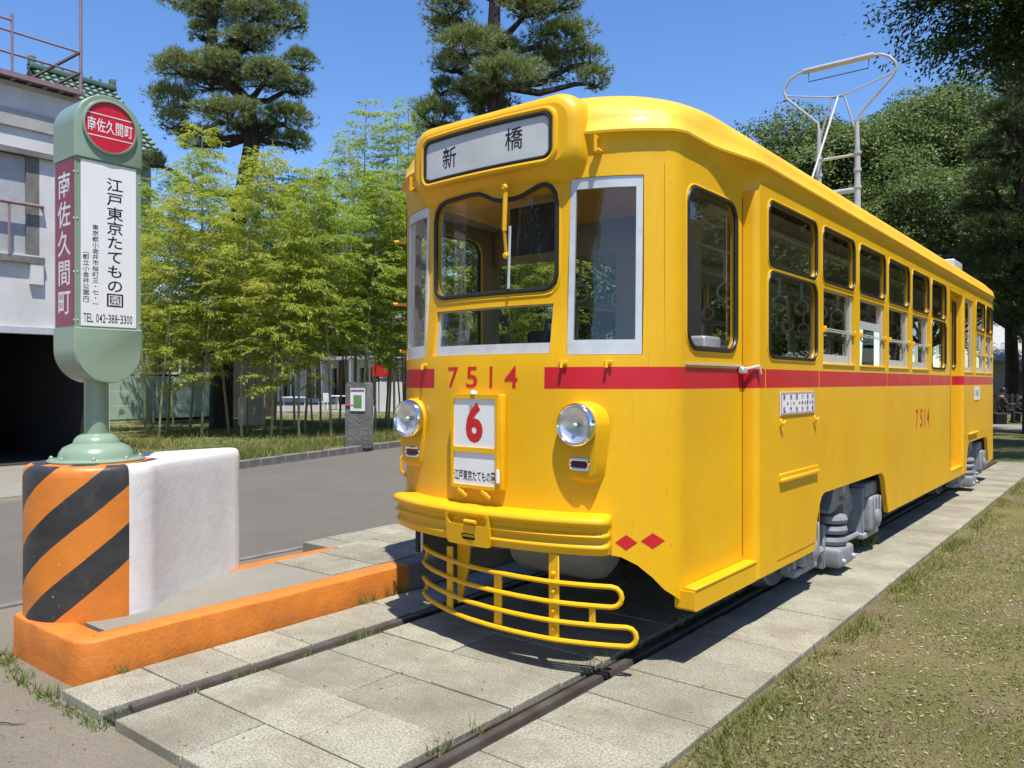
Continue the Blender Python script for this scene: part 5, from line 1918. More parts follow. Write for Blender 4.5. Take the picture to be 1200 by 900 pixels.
# --- bamboo
def bamboo_parts(H, seed, dense=1.0, lo=0.27):
    g = np.random.default_rng(seed)
    lean_a = g.uniform(0, 6.28)
    dr = g.uniform(0.03, 0.10) * H
    def axis(t):
        b = dr * t ** 2.4
        return np.array([math.cos(lean_a) * b, math.sin(lean_a) * b, H * t * (1 - 0.03 * t * t)])
    culm = MB()
    ts = np.linspace(0, 1, 26)
    culm.tube([axis(t) for t in ts], [0.034 * (1 - 0.88 * t) + 0.002 for t in ts], 7)
    for t in ts[1:16]:
        p = axis(t)
        culm.tube([p - np.array([0, 0, 0.012]), p + np.array([0, 0, 0.012])], 0.034 * (1 - 0.88 * t) + 0.0065, 7)
    C, D = [], []
    br = MB()
    nb = int(70 * dense)
    for k in range(nb):
        t = lo + (0.99 - lo) * (k / nb) ** 0.9
        p = axis(t)
        az = g.uniform(0, 6.28)
        Lb = (0.35 + 1.05 * math.sin(math.pi * min(1, (t - lo) / (1 - lo) * 0.85 + 0.14))) * g.uniform(0.7, 1.25)
        if t > 0.85:
            Lb *= 0.8
        el = g.uniform(0.25, 0.75)
        h = np.array([math.cos(az), math.sin(az), 0])
        pts = []
        for q in np.linspace(0, 1, 7):
            z = math.sin(el) * Lb * q - 0.42 * Lb * q * q * q
            pts.append(p + h * Lb * q * math.cos(el) + np.array([0, 0, z]))
        br.tube(pts, [0.006 * (1 - 0.8 * i / 6) + 0.001 for i in range(7)], 3)
        side = np.array([-h[1], h[0], 0])
        ns = int(8 + 10 * Lb)
        for j in range(ns):
            q = 0.18 + 0.82 * (j + g.uniform(0, 1)) / ns
            i = min(5, int(q * 6))
            base = pts[i] + (pts[i + 1] - pts[i]) * (q * 6 - i)
            sgn = 1 if j % 2 else -1
            sd = unit(h * 0.75 + side * sgn * g.uniform(0.4, 1.2) + np.array([0, 0, g.uniform(-0.35, 0.25)]))
            sl = g.uniform(0.10, 0.30)
            for m_ in range(7):
                f = 0.2 + 0.8 * m_ / 6
                c = base + sd * sl * f
                dd = unit(sd * 0.9 + side * g.uniform(-0.9, 0.9) + np.array([0, 0, -0.35 + g.uniform(-0.35, 0.25)]) + g.normal(size=3) * 0.2)
                C.append(c)
                D.append(dd)
    C = np.array(C)
    D = np.array(D)
    N = unit(np.array([0, 0, 1.0]) + g.normal(size=C.shape) * 0.45)
    V, F = leaves(C, D, N, g.uniform(0.09, 0.15, len(C)), g.uniform(0.017, 0.028, len(C)))
    return culm, br, V, F

BV = []
for i, (H, dn, lo_) in enumerate(((8.6, 1.0, 0.27), (7.4, 1.15, 0.24), (6.2, 1.2, 0.26), (9.8, 0.85, 0.42), (5.2, 1.1, 0.22), (7.0, 1.2, 0.30))):
    culm, br, V, F = bamboo_parts(H, 40 + i, dn, lo_)
    o = len(culm.v)
    BV.append((culm.mesh('culm', m_culm), br.mesh('branch', m_culm), np_mesh('foliage', V, F, m_bamleaf if i in (0, 1, 4) else m_bamleaf2), H))
bam = [  # (u, depth, variant, scale)
    (186, 20.0, 1, 0.78), (170, 23.0, 2, 1.0), (203, 26.0, 1, 0.95), (222, 22.5, 1, 1.02), (236, 20.5, 4, 0.95), (196, 21.5, 4, 1.0),
    (268, 22.0, 5, 0.95), (283, 20.6, 1, 0.86), (290, 25.0, 0, 0.78), (310, 23.8, 5, 1.0), (322, 26.5, 2, 1.1), (330, 21.5, 1, 0.88), (345, 25.5, 5, 0.98),
    (357, 22.5, 2, 1.02), (366, 27.0, 0, 0.85), (376, 24.0, 5, 0.95), (388, 21.0, 2, 0.98), (398, 26.0, 1, 1.0), (408, 23.5, 5, 0.92), (424, 22.0, 2, 1.0),
    (432, 25.0, 3, 1.06), (416, 26.5, 3, 1.05), (455, 24.2, 3, 1.0), (474, 26.8, 3, 1.16), (440, 23.0, 5, 0.9), (452, 26.5, 2, 1.05), (462, 22.5, 2, 0.95), (474, 25.0, 5, 0.92), (486, 24.0, 3, 1.06), (500, 26.0, 5, 1.0),
    (515, 24.5, 2, 1.0), (532, 22.0, 1, 0.95), (548, 25.0, 5, 1.0), (565, 22.5, 2, 1.0), (585, 25.5, 1, 1.0), (606, 23.0, 5, 0.95), (628, 25.0, 2, 1.0), (650, 23.5, 1, 0.9), (250, 27.5, 2, 1.05), (415, 28.5, 0, 0.82), (300, 28.0, 1, 0.95), (470, 28.5, 0, 0.85), (180, 27.0, 5, 0.9), (350, 20.4, 4, 0.9), (318, 20.3, 4, 0.8)]
ORD = ['first', 'second', 'third', 'fourth', 'fifth', 'sixth', 'seventh', 'eighth', 'ninth', 'tenth', 'eleventh', 'twelfth', 'thirteenth', 'fourteenth', 'fifteenth', 'sixteenth', 'seventeenth', 'eighteenth', 'nineteenth', 'twentieth', 'twenty-first', 'twenty-second', 'twenty-third', 'twenty-fourth']
LOOK = ['tall yellowish bamboo', 'bushy yellow green bamboo', 'fresh green bamboo', 'very tall feathery bamboo', 'short yellow green bamboo', 'dense green bamboo']
def row_of(d):
    return 'front row' if d < 22.3 else ('middle row' if d < 25.2 else 'back row')
ranks = {}
for i, (u, d, v, sc) in sorted(enumerate(bam), key=lambda q: q[1][0]):
    ranks.setdefault(row_of(d), []).append(i)
for i, (u, d, v, sc) in enumerate(bam):
    x, y = place(u, d)
    r_ = row_of(d)
    t = thing('bamboo', '%s, %s from the left in the %s of the grove' % (LOOK[v], ORD[ranks[r_].index(i)], r_), 'bamboo', (x, y, 0.04), 'bamboo grove on the planting bed')
    t.rotation_euler = (rnd.gauss(0, 0.045), rnd.gauss(0, 0.045), rnd.uniform(0, 6.28))
    t.scale = (sc * 1.1, sc * 1.1, sc * (1.2 if v != 3 else 1.0))
    c, b, f, H = BV[v]
    for nm_, me in (('culm', c), ('branches', b), ('foliage', f)):
        o = bpy.data.objects.new(nm_, me)
        COL.objects.link(o)
        o.parent = t
        if nm_ == 'branches':
            o['kind'] = 'stuff'

# --- pines clipped into pads
def needle_pad(c, rx, ry, rz, g, dens=1.0, nl=0.17):
    n = int(820 * dens * (rx * ry + 0.5 * (rx + ry) * rz))
    th = g.uniform(0, 2 * math.pi, n)
    rr_ = np.sqrt(g.uniform(0, 1, n))
    up = g.uniform(0, 1, n) < 0.82
    zz = np.sqrt(np.maximum(0, 1 - rr_ ** 2)) * np.where(up, 1.0, -0.55)
    sh = np.where(g.uniform(0, 1, n) < 0.08, g.uniform(1.0, 1.22, n), g.uniform(0.62, 1.04, n))
    lump = 1 + 0.22 * np.sin(3 * th + c[0] * 5) * rr_ + 0.12 * np.sin(7 * th + c[1] * 3)
    P = np.stack([c[0] + rx * rr_ * np.cos(th) * sh * lump, c[1] + ry * rr_ * np.sin(th) * sh * lump, c[2] + rz * zz * sh + 0.12 * rz * np.sin(5 * th)], 1)
    out = np.stack([np.cos(th) * rr_, np.sin(th) * rr_, zz * 0.9 + 0.45], 1)
    out = unit(out + g.normal(size=out.shape) * 0.35)
    k = 9
    C = np.repeat(P, k, 0)
    D = unit(np.repeat(out, k, 0) + g.normal(size=(n * k, 3)) * 0.55)
    L = g.uniform(0.7, 1.2, n * k)[:, None] * nl
    Sd = unit(np.cross(D, g.normal(size=D.shape))) * 0.0085
    V = np.empty((n * k, 3, 3))
    V[:, 0] = C + Sd
    V[:, 1] = C - Sd
    V[:, 2] = C + D * L
    return V.reshape(-1, 3)

def pine(name, label, base, trunk, pads, mat, seed, r0=0.3, dens=1.0, nl=0.17, group=None):
    t = thing(name, label, 'pine tree', base, group)
    g = np.random.default_rng(seed)
    tk = MB()
    n = len(trunk)
    tk.tube(trunk, [r0 * (1 - 0.75 * i / (n - 1)) for i in range(n)], 12)
    tk.build('trunk', m_bark, t)
    Vs = []
    lb = MB()
    for (c, rx, ry, rz) in pads:
        c = Vector(c)
        # nearest trunk point a little lower
        best = min(trunk, key=lambda p: abs(p[2] - (c.z - 0.5)) + 0.2 * math.dist(p[:2], c[:2]))
        a = Vector(best)
        m1 = a.lerp(c, 0.45) + Vector((0, 0, -0.10 * (c - a).length))
        e = c + Vector((0, 0, -0.25 * rz))
        lb.tube([a, m1, a.lerp(c, 0.8) + Vector((g.uniform(-.1, .1), g.uniform(-.1, .1), -0.15 * rz)), e], [r0 * 0.33, r0 * 0.26, r0 * 0.18, r0 * 0.10], 6)
        for q in range(7):
            an = g.uniform(0, 6.28)
            tip = e + Vector((math.cos(an) * rx * 0.8, math.sin(an) * ry * 0.8, g.uniform(-0.1, 0.5) * rz))
            lb.tube([e - Vector((0, 0, 0.1)), e.lerp(tip, 0.5) + Vector((0, 0, -0.08)), tip], [r0 * 0.10, r0 * 0.07, 0.012], 5)
        Vs.append(needle_pad(c, rx, ry, rz, g, dens, nl))
    lb.build('limbs', m_bark, t)['kind'] = 'stuff'
    V = np.concatenate(Vs) - np.array(base)
    F = np.arange(len(V)).reshape(-1, 3)
    link_mesh('crown', np_mesh('crown', V, F, mat), t)
    return t

def at(u, v, d):
    x, y = place(u, d)
    return (x, y, EYE + (448 - v) / FPX * d)

def pads_from(lst, d0, g):
    out = []
    for u, v, ru, rv, dd in lst:
        d = d0 + dd
        s = d / FPX
        out.append((at(u, v, d), ru * s * 0.98, (max(0.8, 0.75 * ru * s) if ru > 25 else ru * s) * 0.98, rv * s * 0.98))
    return out
d1 = 24.5
b1 = (*place(259, d1), 0.04)
tr1 = [b1] + [at(u, v, d1) for u, v in ((260, 440), (264, 360), (272, 290), (285, 230), (297, 160), (290, 120), (262, 90), (250, 60), (248, 20), (255, -30), (262, -80))]
P1 = [(255, 12, 52, 20, 0), (215, 2, 30, 14, 0.5), (335, 26, 30, 20, 0.3), (300, 15, 35, 16, -0.8), (236, 40, 16, 11, 0.2), (292, 52, 40, 15, -0.5), (352, 74, 20, 14, 0.2), (212, 80, 42, 12, -0.2), (258, 76, 30, 12, -0.9),
      (310, 92, 45, 16, -0.6), (345, 104, 24, 13, 0.4), (250, 98, 40, 14, 0.8), (200, 122, 26, 20, 0.6), (203, 145, 18, 14, 0.2), (268, 136, 45, 16, -0.9), (335, 140, 34, 15, 0.0), (345, 168, 22, 11, 0.4), (300, 160, 30, 14, 1.0),
      (180, 190, 14, 10, 0.8), (235, 165, 30, 14, 0.8), (270, -40, 55, 22, 0), (220, -60, 35, 18, 0.6), (320, -50, 35, 18, -0.4), (265, -105, 40, 22, 0)]
g1 = np.random.default_rng(3)
pine('pine_tree', 'tall cloud pruned pine rising behind the yellow green bamboo by the sign', b1, tr1, pads_from(P1, d1, g1), m_needle, 5, 0.36)
d2_ = 23.0
b2p = (*place(585, d2_), 0.04)
tr2 = [b2p] + [at(u, v, d2_) for u, v in ((583, 400), (578, 300), (584, 200), (582, 150), (580, 100), (578, 50), (580, 0), (582, -50), (580, -110))]
P2 = [(527, 12, 28, 20, 0), (520, 38, 22, 16, 0.6), (548, 58, 42, 22, -0.8), (530, 78, 25, 12, 0.3), (590, 62, 25, 16, -0.3), (590, 92, 52, 18, -0.9), (556, 112, 30, 16, 0.2), (511, 140, 26, 22, 0.5), (650, 4, 44, 24, 0.2), (620, 12, 30, 16, -0.6),
      (655, 52, 46, 22, 0.1), (640, 84, 40, 18, 0.6), (692, 70, 16, 14, 0.3), (696, 95, 20, 15, -0.2), (575, 130, 30, 14, 0.6), (548, -25, 45, 22, 0.3), (630, -40, 50, 24, -0.3), (580, -90, 45, 24, 0), (520, 105, 16, 12, 0.8)]
pine('pine_tree', 'cloud pruned pine standing behind the front end of the tram roof', b2p, tr2, pads_from(P2, d2_, g1), m_needle, 6, 0.40)
# dark pine at the right edge
d3 = 23.0
b3 = (*place(1212, d3), -0.02)
tr3 = [b3] + [at(u, v, d3) for u, v in ((1210, 400), (1205, 320), (1200, 250), (1198, 180), (1196, 110), (1200, 40), (1202, -20))]
P3 = [(1190, 70, 22, 14, 0), (1178, 100, 16, 12, 0.4), (1210, 120, 36, 18, 0), (1172, 135, 24, 13, -0.5), (1195, 160, 34, 16, 0.2), (1160, 178, 24, 11, -0.2), (1190, 205, 40, 16, 0.3), (1155, 215, 26, 12, -0.4), (1148, 245, 30, 13, 0.2),
      (1190, 250, 42, 18, 0.4), (1165, 270, 36, 14, -0.6), (1200, 290, 40, 18, 0.2), (1150, 300, 28, 13, 0.5), (1180, 320, 40, 16, -0.3), (1215, 345, 36, 16, 0), (1165, 345, 30, 13, 0.4), (1200, 20, 30, 16, 0), (1230, 70, 34, 18, 0.4), (1235, 220, 40, 18, 0), (1240, 150, 40, 18, 0.2), (1185, 375, 26, 11, 0.5), (1220, 395, 30, 12, 0)]
pine('pine_tree', 'dark shaggy pine at the right edge behind the rear of the tram', b3, tr3, pads_from(P3, d3, g1), m_needled, 8, 0.30, 0.62, 0.22)

# --- broadleaf trees
def crown_cloud(H, rad, zc, rz, nclump, nleaf, L, g, rc=(0.8, 1.5), low=-0.55):
    th = g.uniform(0, 6.283, nclump)
    ph = g.uniform(low, 1.0, nclump)
    rr_ = g.uniform(0.55, 1.0, nclump) ** 0.6
    ch = np.sqrt(np.maximum(0, 1 - ph ** 2))
    CC = np.stack([rad * rr_ * ch * np.cos(th), rad * rr_ * ch * np.sin(th), zc + rz * rr_ * ph], 1)
    rcv = g.uniform(*rc, nclump)
    idx = g.integers(0, nclump, nleaf)
    u = unit(g.normal(size=(nleaf, 3)))
    u[:, 2] = np.where(g.uniform(size=nleaf) < 0.5, np.abs(u[:, 2]), u[:, 2])
    r = rcv[idx] * g.uniform(0.35, 1.05, nleaf) ** 0.45
    P = CC[idx] + u * (r[:, None] * np.array([1.0, 1.0, 0.72]))
    N = unit(u * 0.7 + np.array([0, 0, 0.7]) + g.normal(size=P.shape) * 0.5)
    D = unit(np.cross(N, g.normal(size=P.shape)) + np.array([0, 0, -0.25]))
    V, F = leaves(P, D, N, g.uniform(0.7, 1.3, nleaf) * L, g.uniform(0.7, 1.2, nleaf) * L * 0.55)
    return V, F, CC

def tree_meshes(H, rad, seed, nclump, nleaf, L, mat, r0=0.28, zc=None, rz=None, rc=(0.8, 1.5)):
    g = np.random.default_rng(seed)
    zc = zc or H * 0.62
    rz = rz or H * 0.36
    V, F, CC = crown_cloud(H, rad, zc, rz, nclump, nleaf, L, g, rc)
    tk = MB()
    ax = [(0, 0, 0), (0.06, 0.03, H * 0.12), (0.1, -0.05, H * 0.28), (0.0, 0.05, H * 0.45), (0.05, 0, H * 0.65), (0.0, 0.0, H * 0.86)]
    tk.tube(ax, [r0 * 1.25, r0, r0 * 0.85, r0 * 0.65, r0 * 0.4, r0 * 0.12], 10)
    for c in CC[::2]:
        a = Vector(ax[2 + int(g.integers(0, 3))])
        c = Vector(c)
        m1 = a.lerp(c, 0.5) + Vector((0, 0, -0.06 * (c - a).length))
        tk.tube([a, m1, c], [r0 * 0.30, r0 * 0.18, 0.02], 5)
    return tk.mesh('trunk', m_barkg), np_mesh('crown', V, F, mat)
TV = [tree_meshes(12.5, 4.6, 21, 85, 62000, 0.165, m_leaf, rc=(0.9, 1.7)), tree_meshes(13.5, 5.2, 22, 105, 72000, 0.165, m_leaf, rc=(0.9, 1.8)), tree_meshes(11.0, 4.2, 23, 75, 54000, 0.16, m_leaf, rc=(0.8, 1.6)),
      tree_meshes(11.5, 4.6, 24, 110, 40000, 0.26, m_leaf, zc=5.9, rz=5.4, rc=(1.0, 1.8))]
def put_tree(u, d, v, sc, label, group, name='broadleaf_tree', z=-0.03, rot=None, xy=None):
    x, y = xy or place(u, d)
    t = thing(name, label, 'tree', (x, y, z), group)
    t.rotation_euler = (0, 0, rnd.uniform(0, 6.28) if rot is None else rot)
    t.scale = (sc, sc, sc * rnd.uniform(0.96, 1.05))
    for nm_, me in zip(('trunk', 'crown'), TV[v]):
        o = bpy.data.objects.new(nm_, me)
        COL.objects.link(o)
        o.parent = t
    return t
GRP = 'broadleaf trees behind the tram'
put_tree(922, 40, 2, 1.24, 'broadleaf tree showing low above the tram roof left of the bow collector', GRP)
put_tree(978, 42, 0, 1.24, 'broadleaf tree directly behind the bow collector legs', GRP)
put_tree(1052, 40, 1, 1.16, 'broadleaf tree right of the bow collector with rounded crown', GRP)
put_tree(1118, 43, 1, 1.24, 'broadleaf tree left of the dark pine, above the tram rear', GRP)
put_tree(1185, 46, 0, 1.3, 'broadleaf tree rising behind the dark pine at the right edge', GRP)
put_tree(1085, 34, 2, 0.95, 'lower broadleaf tree in front of the others above the rear windows', GRP)
put_tree(1015, 54, 1, 1.42, 'farther broadleaf tree filling the gap behind the bow collector', GRP)
put_tree(1240, 40, 0, 1.0, 'broadleaf tree at the far right edge behind the garden house', GRP)
G2 = 'trees behind the bamboo grove'
put_tree(300, 52, 2, 0.9, 'dark broadleaf tree behind the left part of the bamboo grove', G2)
put_tree(400, 56, 0, 0.85, 'dark broadleaf tree behind the middle of the bamboo grove', G2)
put_tree(470, 54, 2, 0.9, 'dark broadleaf tree behind the bamboo next to the tram', G2)
G4 = 'bushy trees beyond the tram'
for i, (u, d, sc) in enumerate(((640, 38, 0.75), (690, 33, 0.72), (742, 36, 0.75), (795, 34, 0.72), (845, 38, 0.78), (888, 41, 0.8))):
    put_tree(u, d, 3, sc, 'bushy green tree beyond the tram, %s from the left through its windows' % ORD[i], G4)
G3 = 'trees on the lawn side mirrored in the tram windows'
for i, (x, y, v, sc) in enumerate(((22, 4, 2, 1.0), (24, 14, 0, 1.0), (20, 24, 3, 1.0), (17, 33, 3, 1.0), (10, 38, 3, 1.0), (5, 44, 3, 1.1), (13, 46, 3, 1.1), (9, 56, 3, 1.25), (18, 58, 3, 1.25), (26, 44, 3, 1.1), (14, 70, 3, 1.3), (27, 70, 3, 1.3))):
    put_tree(0, 0, v, sc, 'leafy tree on the lawn side mirrored in the tram windows, %s from the viewer' % ORD[i], G3, xy=(x, y))
for i, (x, y, v, sc) in enumerate(((-27, -17, 3, 1.15), (-21, -20, 3, 1.1), (-14.5, -22, 3, 1.1), (-7, -25, 3, 1.1), (1, -26, 3, 1.1))):
    put_tree(0, 0, v, sc, 'leafy tree behind the viewer mirrored in the windscreen, %s from the left' % ORD[i], 'trees mirrored in the windscreen', xy=(x, y))

# big zelkova whose boughs hang into the upper right corner
def zelkova():
    g = np.random.default_rng(77)
    base = Vector((5.5, 22.5, -0.02))
    t = thing('zelkova_tree', 'large zelkova whose dark leafy bough hangs into the upper right corner', 'tree', base)
    tk = MB()
    tk.tube([base, base + Vector((-0.2, 0, 2.5)), base + Vector((-0.4, -0.2, 5.0)), base + Vector((-0.6, -0.3, 7.0))], [0.55, 0.42, 0.36, 0.28], 14)
    fork = base + Vector((-0.5, -0.25, 6.3))
    C = []
    tips = []
    aims = [at(u, v, d) for u, v, d in ((1095, -4, 18), (1110, 14, 17.5), (1130, 32, 17), (1150, 8, 18), (1160, 44, 17), (1180, 30, 18), (1195, 10, 17), (1190, 52, 18), (1215, 40, 17), (1100, -25, 18), (1140, -20, 18), (1180, -15, 17), (1225, 5, 18), (1230, 60, 18))]
    for k in range(40):
        a = g.uniform(0, 6.283)
        L = g.uniform(5.5, 8.8)
        rise = g.uniform(2.0, 5.5)
        if k < len(aims):
            q_ = Vector(aims[k]) - fork
            a, L, rise = math.atan2(q_.y, q_.x), math.hypot(q_.x, q_.y), q_.z / 0.85
        d = Vector((math.cos(a), math.sin(a), 0))
        side = Vector((-d.y, d.x, 0))
        s0 = fork + Vector((0, 0, g.uniform(-0.8, 1.0)))
        pts = []
        for q in np.linspace(0, 1, 9):
            pts.append(s0 + d * L * q + Vector((0, 0, rise * (1.3 * q - 0.45 * q ** 2.5))) + side * math.sin(q * 3 + k) * 0.4)
        tk.tube(pts, [0.16 * (1 - 0.92 * i / 8) + 0.008 for i in range(9)], 7)
        for q in range(3, 9):
            for m_ in range(4):
                sd = (d * g.uniform(0.1, 0.9) + side * g.uniform(-1, 1) + Vector((0, 0, g.uniform(-0.35, 0.35)))).normalized()
                ln = g.uniform(0.5, 1.4)
                p0 = pts[q]
                p1 = p0 + sd * ln
                tk.tube([p0, p0.lerp(p1, 0.5) + Vector((0, 0, 0.05)), p1], [0.022, 0.014, 0.005], 4)
                tips.append((p0, p1, sd))
    tk.build('trunk', m_barkg, t, fix=False)
    P, D = [], []
    for p0, p1, sd in tips:
        n = 190
        q = g.uniform(0.15, 1.08, n)[:, None]
        c = np.array(p0) + (np.array(p1) - np.array(p0)) * q + g.normal(size=(n, 3)) * np.array([0.22, 0.22, 0.12])
        P.append(c)
        D.append(np.array(sd) + g.normal(size=(n, 3)) * 0.7 + np.array([0, 0, -0.35]))
    P = np.concatenate(P) - np.array(base)
    D = unit(np.concatenate(D))
    N = unit(np.array([0, 0, 1.0]) + g.normal(size=P.shape) * 0.4)
    V, F = leaves(P, D, N, g.uniform(0.09, 0.15, len(P)), g.uniform(0.045, 0.07, len(P)))
    link_mesh('crown', np_mesh('crown', V, F, m_leafd), t)
zelkova()

# --- grass and weeds
def noise2(x, y):
    return (np.sin(1.7 * x + 0.6) * np.sin(1.3 * y + 1.1) + 0.6 * np.sin(3.9 * x + 2.0 * y) + 0.5 * np.sin(-2.6 * x + 4.7 * y + 0.8) + 0.35 * np.sin(9.1 * x + 3) * np.sin(7.7 * y)) / 1.6

def blades(P, hmin, hmax, w, lean_=0.5):
    n = len(P)
    a = rng.uniform(0, 6.283, n)
    h = rng.uniform(hmin, hmax, n)[:, None]
    side = np.stack([np.cos(a), np.sin(a), np.zeros(n)], 1) * w * rng.uniform(0.6, 1.3, n)[:, None]
    ln = rng.normal(size=(n, 3)) * lean_
    ln[:, 2] = 1.0
    tip = P + unit(ln) * h
    V = np.stack([P - side, P + side, tip], 1).reshape(-1, 3)
    return V, np.arange(n * 3).reshape(-1, 3)

def scatter(x0, x1, y0, y1, dens):
    n = int((x1 - x0) * (y1 - y0) * dens)
    return rng.uniform(x0, x1, n), rng.uniform(y0, y1, n)

gx, gy = [], []
for (a, b, c, d, dn) in ((-1.42, 0.6, 1.3, 4.2, 9000), (-1.42, 1.6, 4.2, 7.5, 5000), (-1.42, 3.0, 7.5, 12, 2200), (-1.42, 4.0, 12, 17.2, 1000)):
    x, y = scatter(a, b, c, d, dn)
    gx.append(x)
    gy.append(y)
gx = np.concatenate(gx)
gy = np.concatenate(gy)
lz = np.vectorize(lawn_z)(gx, gy) - 0.004
nz = noise2(gx, gy)
keep = rng.uniform(-0.55, 0.55, len(gx)) < nz * 1.1 + 0.02
edge = np.exp(-(gx + 1.42) / 0.25)
P = np.stack([gx, gy, lz], 1)
gk = keep & (rng.uniform(size=len(gx)) < 0.55 + 0.4 * edge)
V, F = blades(P[gk], 0.015, 0.055, 0.0028, 0.9)
tag(link_mesh('grass', np_mesh('grass', V, F, m_grassb)), 'short green grass blades on the lawn', 'grass', kind='stuff')
dk_ = ~gk & (rng.uniform(size=len(gx)) < 0.75)
V, F = blades(P[dk_], 0.008, 0.03, 0.0035, 1.4)
tag(link_mesh('dry_grass', np_mesh('dry_grass', V, F, m_grassdry)), 'dry straw coloured grass on the lawn', 'grass', kind='stuff')
# ragged taller tufts along the paving edge
n = 7000
y = 1.5 + 14 * rng.uniform(0, 1, n) ** 1.5
x = -1.41 + np.abs(rng.normal(0, 0.10, n))
m_ = noise2(x * 2, y * 3) > -0.2
P = np.stack([x, y, np.full(n, -0.03)], 1)[m_]
V, F = blades(P, 0.03, 0.10, 0.004, 0.6)
tag(link_mesh('edge_grass', np_mesh('edge_grass', V, F, m_grassb)), 'taller grass growing along the paving edge', 'grass', kind='stuff')
# bed grass behind the far kerb
P = []
for (a, b) in zip(BEDP[:4], BEDP[1:5]):
    L = math.dist(a, b)
    n = int(L * 1500)
    t = rng.uniform(0, 1, n)
    off = np.abs(rng.normal(0, 1.1, n)) + 0.03
    P.append(np.stack([a[0] + (b[0] - a[0]) * t - off, a[1] + (b[1] - a[1]) * t, np.full(n, 0.04)], 1))
n = 14000
P.append(np.stack([rng.uniform(-21, -13, n), rng.uniform(8.3, 20, n), np.full(n, 0.04)], 1))
n = 3000
t = rng.uniform(0, 1, n)
P.append(np.stack([-12.6 - 5 * t, 7.75 - 0.2 * t + rng.uniform(0, 1.2, n), np.full(n, 0.04)], 1))
P = np.concatenate(P)
P = P[[inside((p[0], p[1]), BEDP) for p in P]]
P = P[(noise2(P[:, 0] * 0.9, P[:, 1] * 0.9) + rng.uniform(-0.5, 0.5, len(P))) > -0.1]
V, F = blades(P, 0.06, 0.26, 0.009, 0.6)
tag(link_mesh('bed_grass', np_mesh('bed_grass', V, F, m_grassb)), 'bright green grass along the far kerb under the bamboo', 'grass', kind='stuff')
# leaf litter under the bamboo
n = 9000
P = np.stack([rng.uniform(-28, -14, n), rng.uniform(9, 24, n), np.full(n, 0.055)], 1)
P = P[[inside((p[0], p[1]), BEDP) for p in P]]
V, F = leaves(P, unit(rng.normal(size=P.shape) * np.array([1, 1, 0.15])), unit(np.array([0, 0, 1.0]) + rng.normal(size=P.shape) * 0.3), 0.16, 0.04)
tag(link_mesh('leaf_litter', np_mesh('leaf_litter', V, F, m_grassdry)), 'fallen bamboo leaves under the grove', 'leaves', kind='stuff')
# weeds in the rail grooves and at the kerb foot
W_ = []
def tuft(x, y, z, r, n, h0, h1):
    a = rng.uniform(0, 6.283, n)
    q = r * np.sqrt(rng.uniform(0, 1, n))
    W_.append((np.stack([x + q * np.cos(a), y + q * np.sin(a), np.full(n, z)], 1), h0, h1))
for y_ in (2.05, 2.28, 2.42, 2.66, 2.72, 2.95, 3.02, 3.08, 3.16, 3.25):
    tuft(-3.56, y_ + rnd.uniform(-0.03, 0.03), -0.03, 0.035, 26, 0.03, 0.085)
for y_ in (1.72, 2.30, 2.36, 2.56):
    tuft(-2.225, y_, -0.03, 0.03, 26, 0.03, 0.10)
for k in range(26):
    tuft(-2.24 + rnd.uniform(-0.02, 0.02), 3.4 + 0.13 * k, -0.03, 0.05, 26, 0.03, 0.12)
for k in range(14):
    tuft(-4.98 + 0.068 * k + rnd.uniform(-0.04, 0.04), 1.715 - 0.006 * k + rnd.uniform(-0.07, 0.01), -0.05, rnd.uniform(0.02, 0.06), int(rnd.uniform(8, 60 if k < 6 else 36)), 0.02, 0.09)
for k in range(9):
    tuft(-4.03 + 0.055 * k, 1.615 + rnd.uniform(-0.02, 0.01), -0.05, 0.03, 18, 0.02, 0.05)
for k in range(7):
    tuft(-3.60 + rnd.uniform(-0.06, 0.06), 1.66 + 0.02 * k, -0.045, 0.03, 18, 0.02, 0.06)
for y_ in (1.95, 3.55, 3.62, 3.78, 3.9):
    tuft(-4.082, y_, -0.01, 0.03, 18, 0.05, 0.16)
for k in range(12):
    tuft(-2.05 + rnd.uniform(-0.1, 0.1), 7.4 + 0.05 * k, -0.02, 0.06, 40, 0.08, 0.25)
Vs, Fs, o = [], [], 0
for P, h0, h1 in W_:
    V, F = blades(P, h0, h1, 0.0035, 0.55)
    Vs.append(V)
    Fs.append(F + o)
    o += len(V)
tag(link_mesh('weeds', np_mesh('weeds', np.concatenate(Vs), np.concatenate(Fs), m_weed)), 'weeds sprouting along the rails and kerb foot', 'weeds', kind='stuff')
# clover-like leaves on the lawn
n = 9000
x, y = scatter(-1.40, 2.2, 1.5, 9.0, 340)
m_ = noise2(x * 1.3 + 4, y * 1.2 - 2) > 0.12
P = np.stack([x, y, np.vectorize(lawn_z)(x, y) + 0.006], 1)[m_]
V, F = leaves(P, unit(rng.normal(size=P.shape) * np.array([1, 1, 0.25])), unit(np.array([0, 0, 1.0]) + rng.normal(size=P.shape) * 0.35), rng.uniform(0.015, 0.035, len(P)), rng.uniform(0.010, 0.02, len(P)))
tag(link_mesh('clover', np_mesh('clover', V, F, m_weed)), 'low broad leaved weeds mixed into the lawn', 'weeds', kind='stuff')

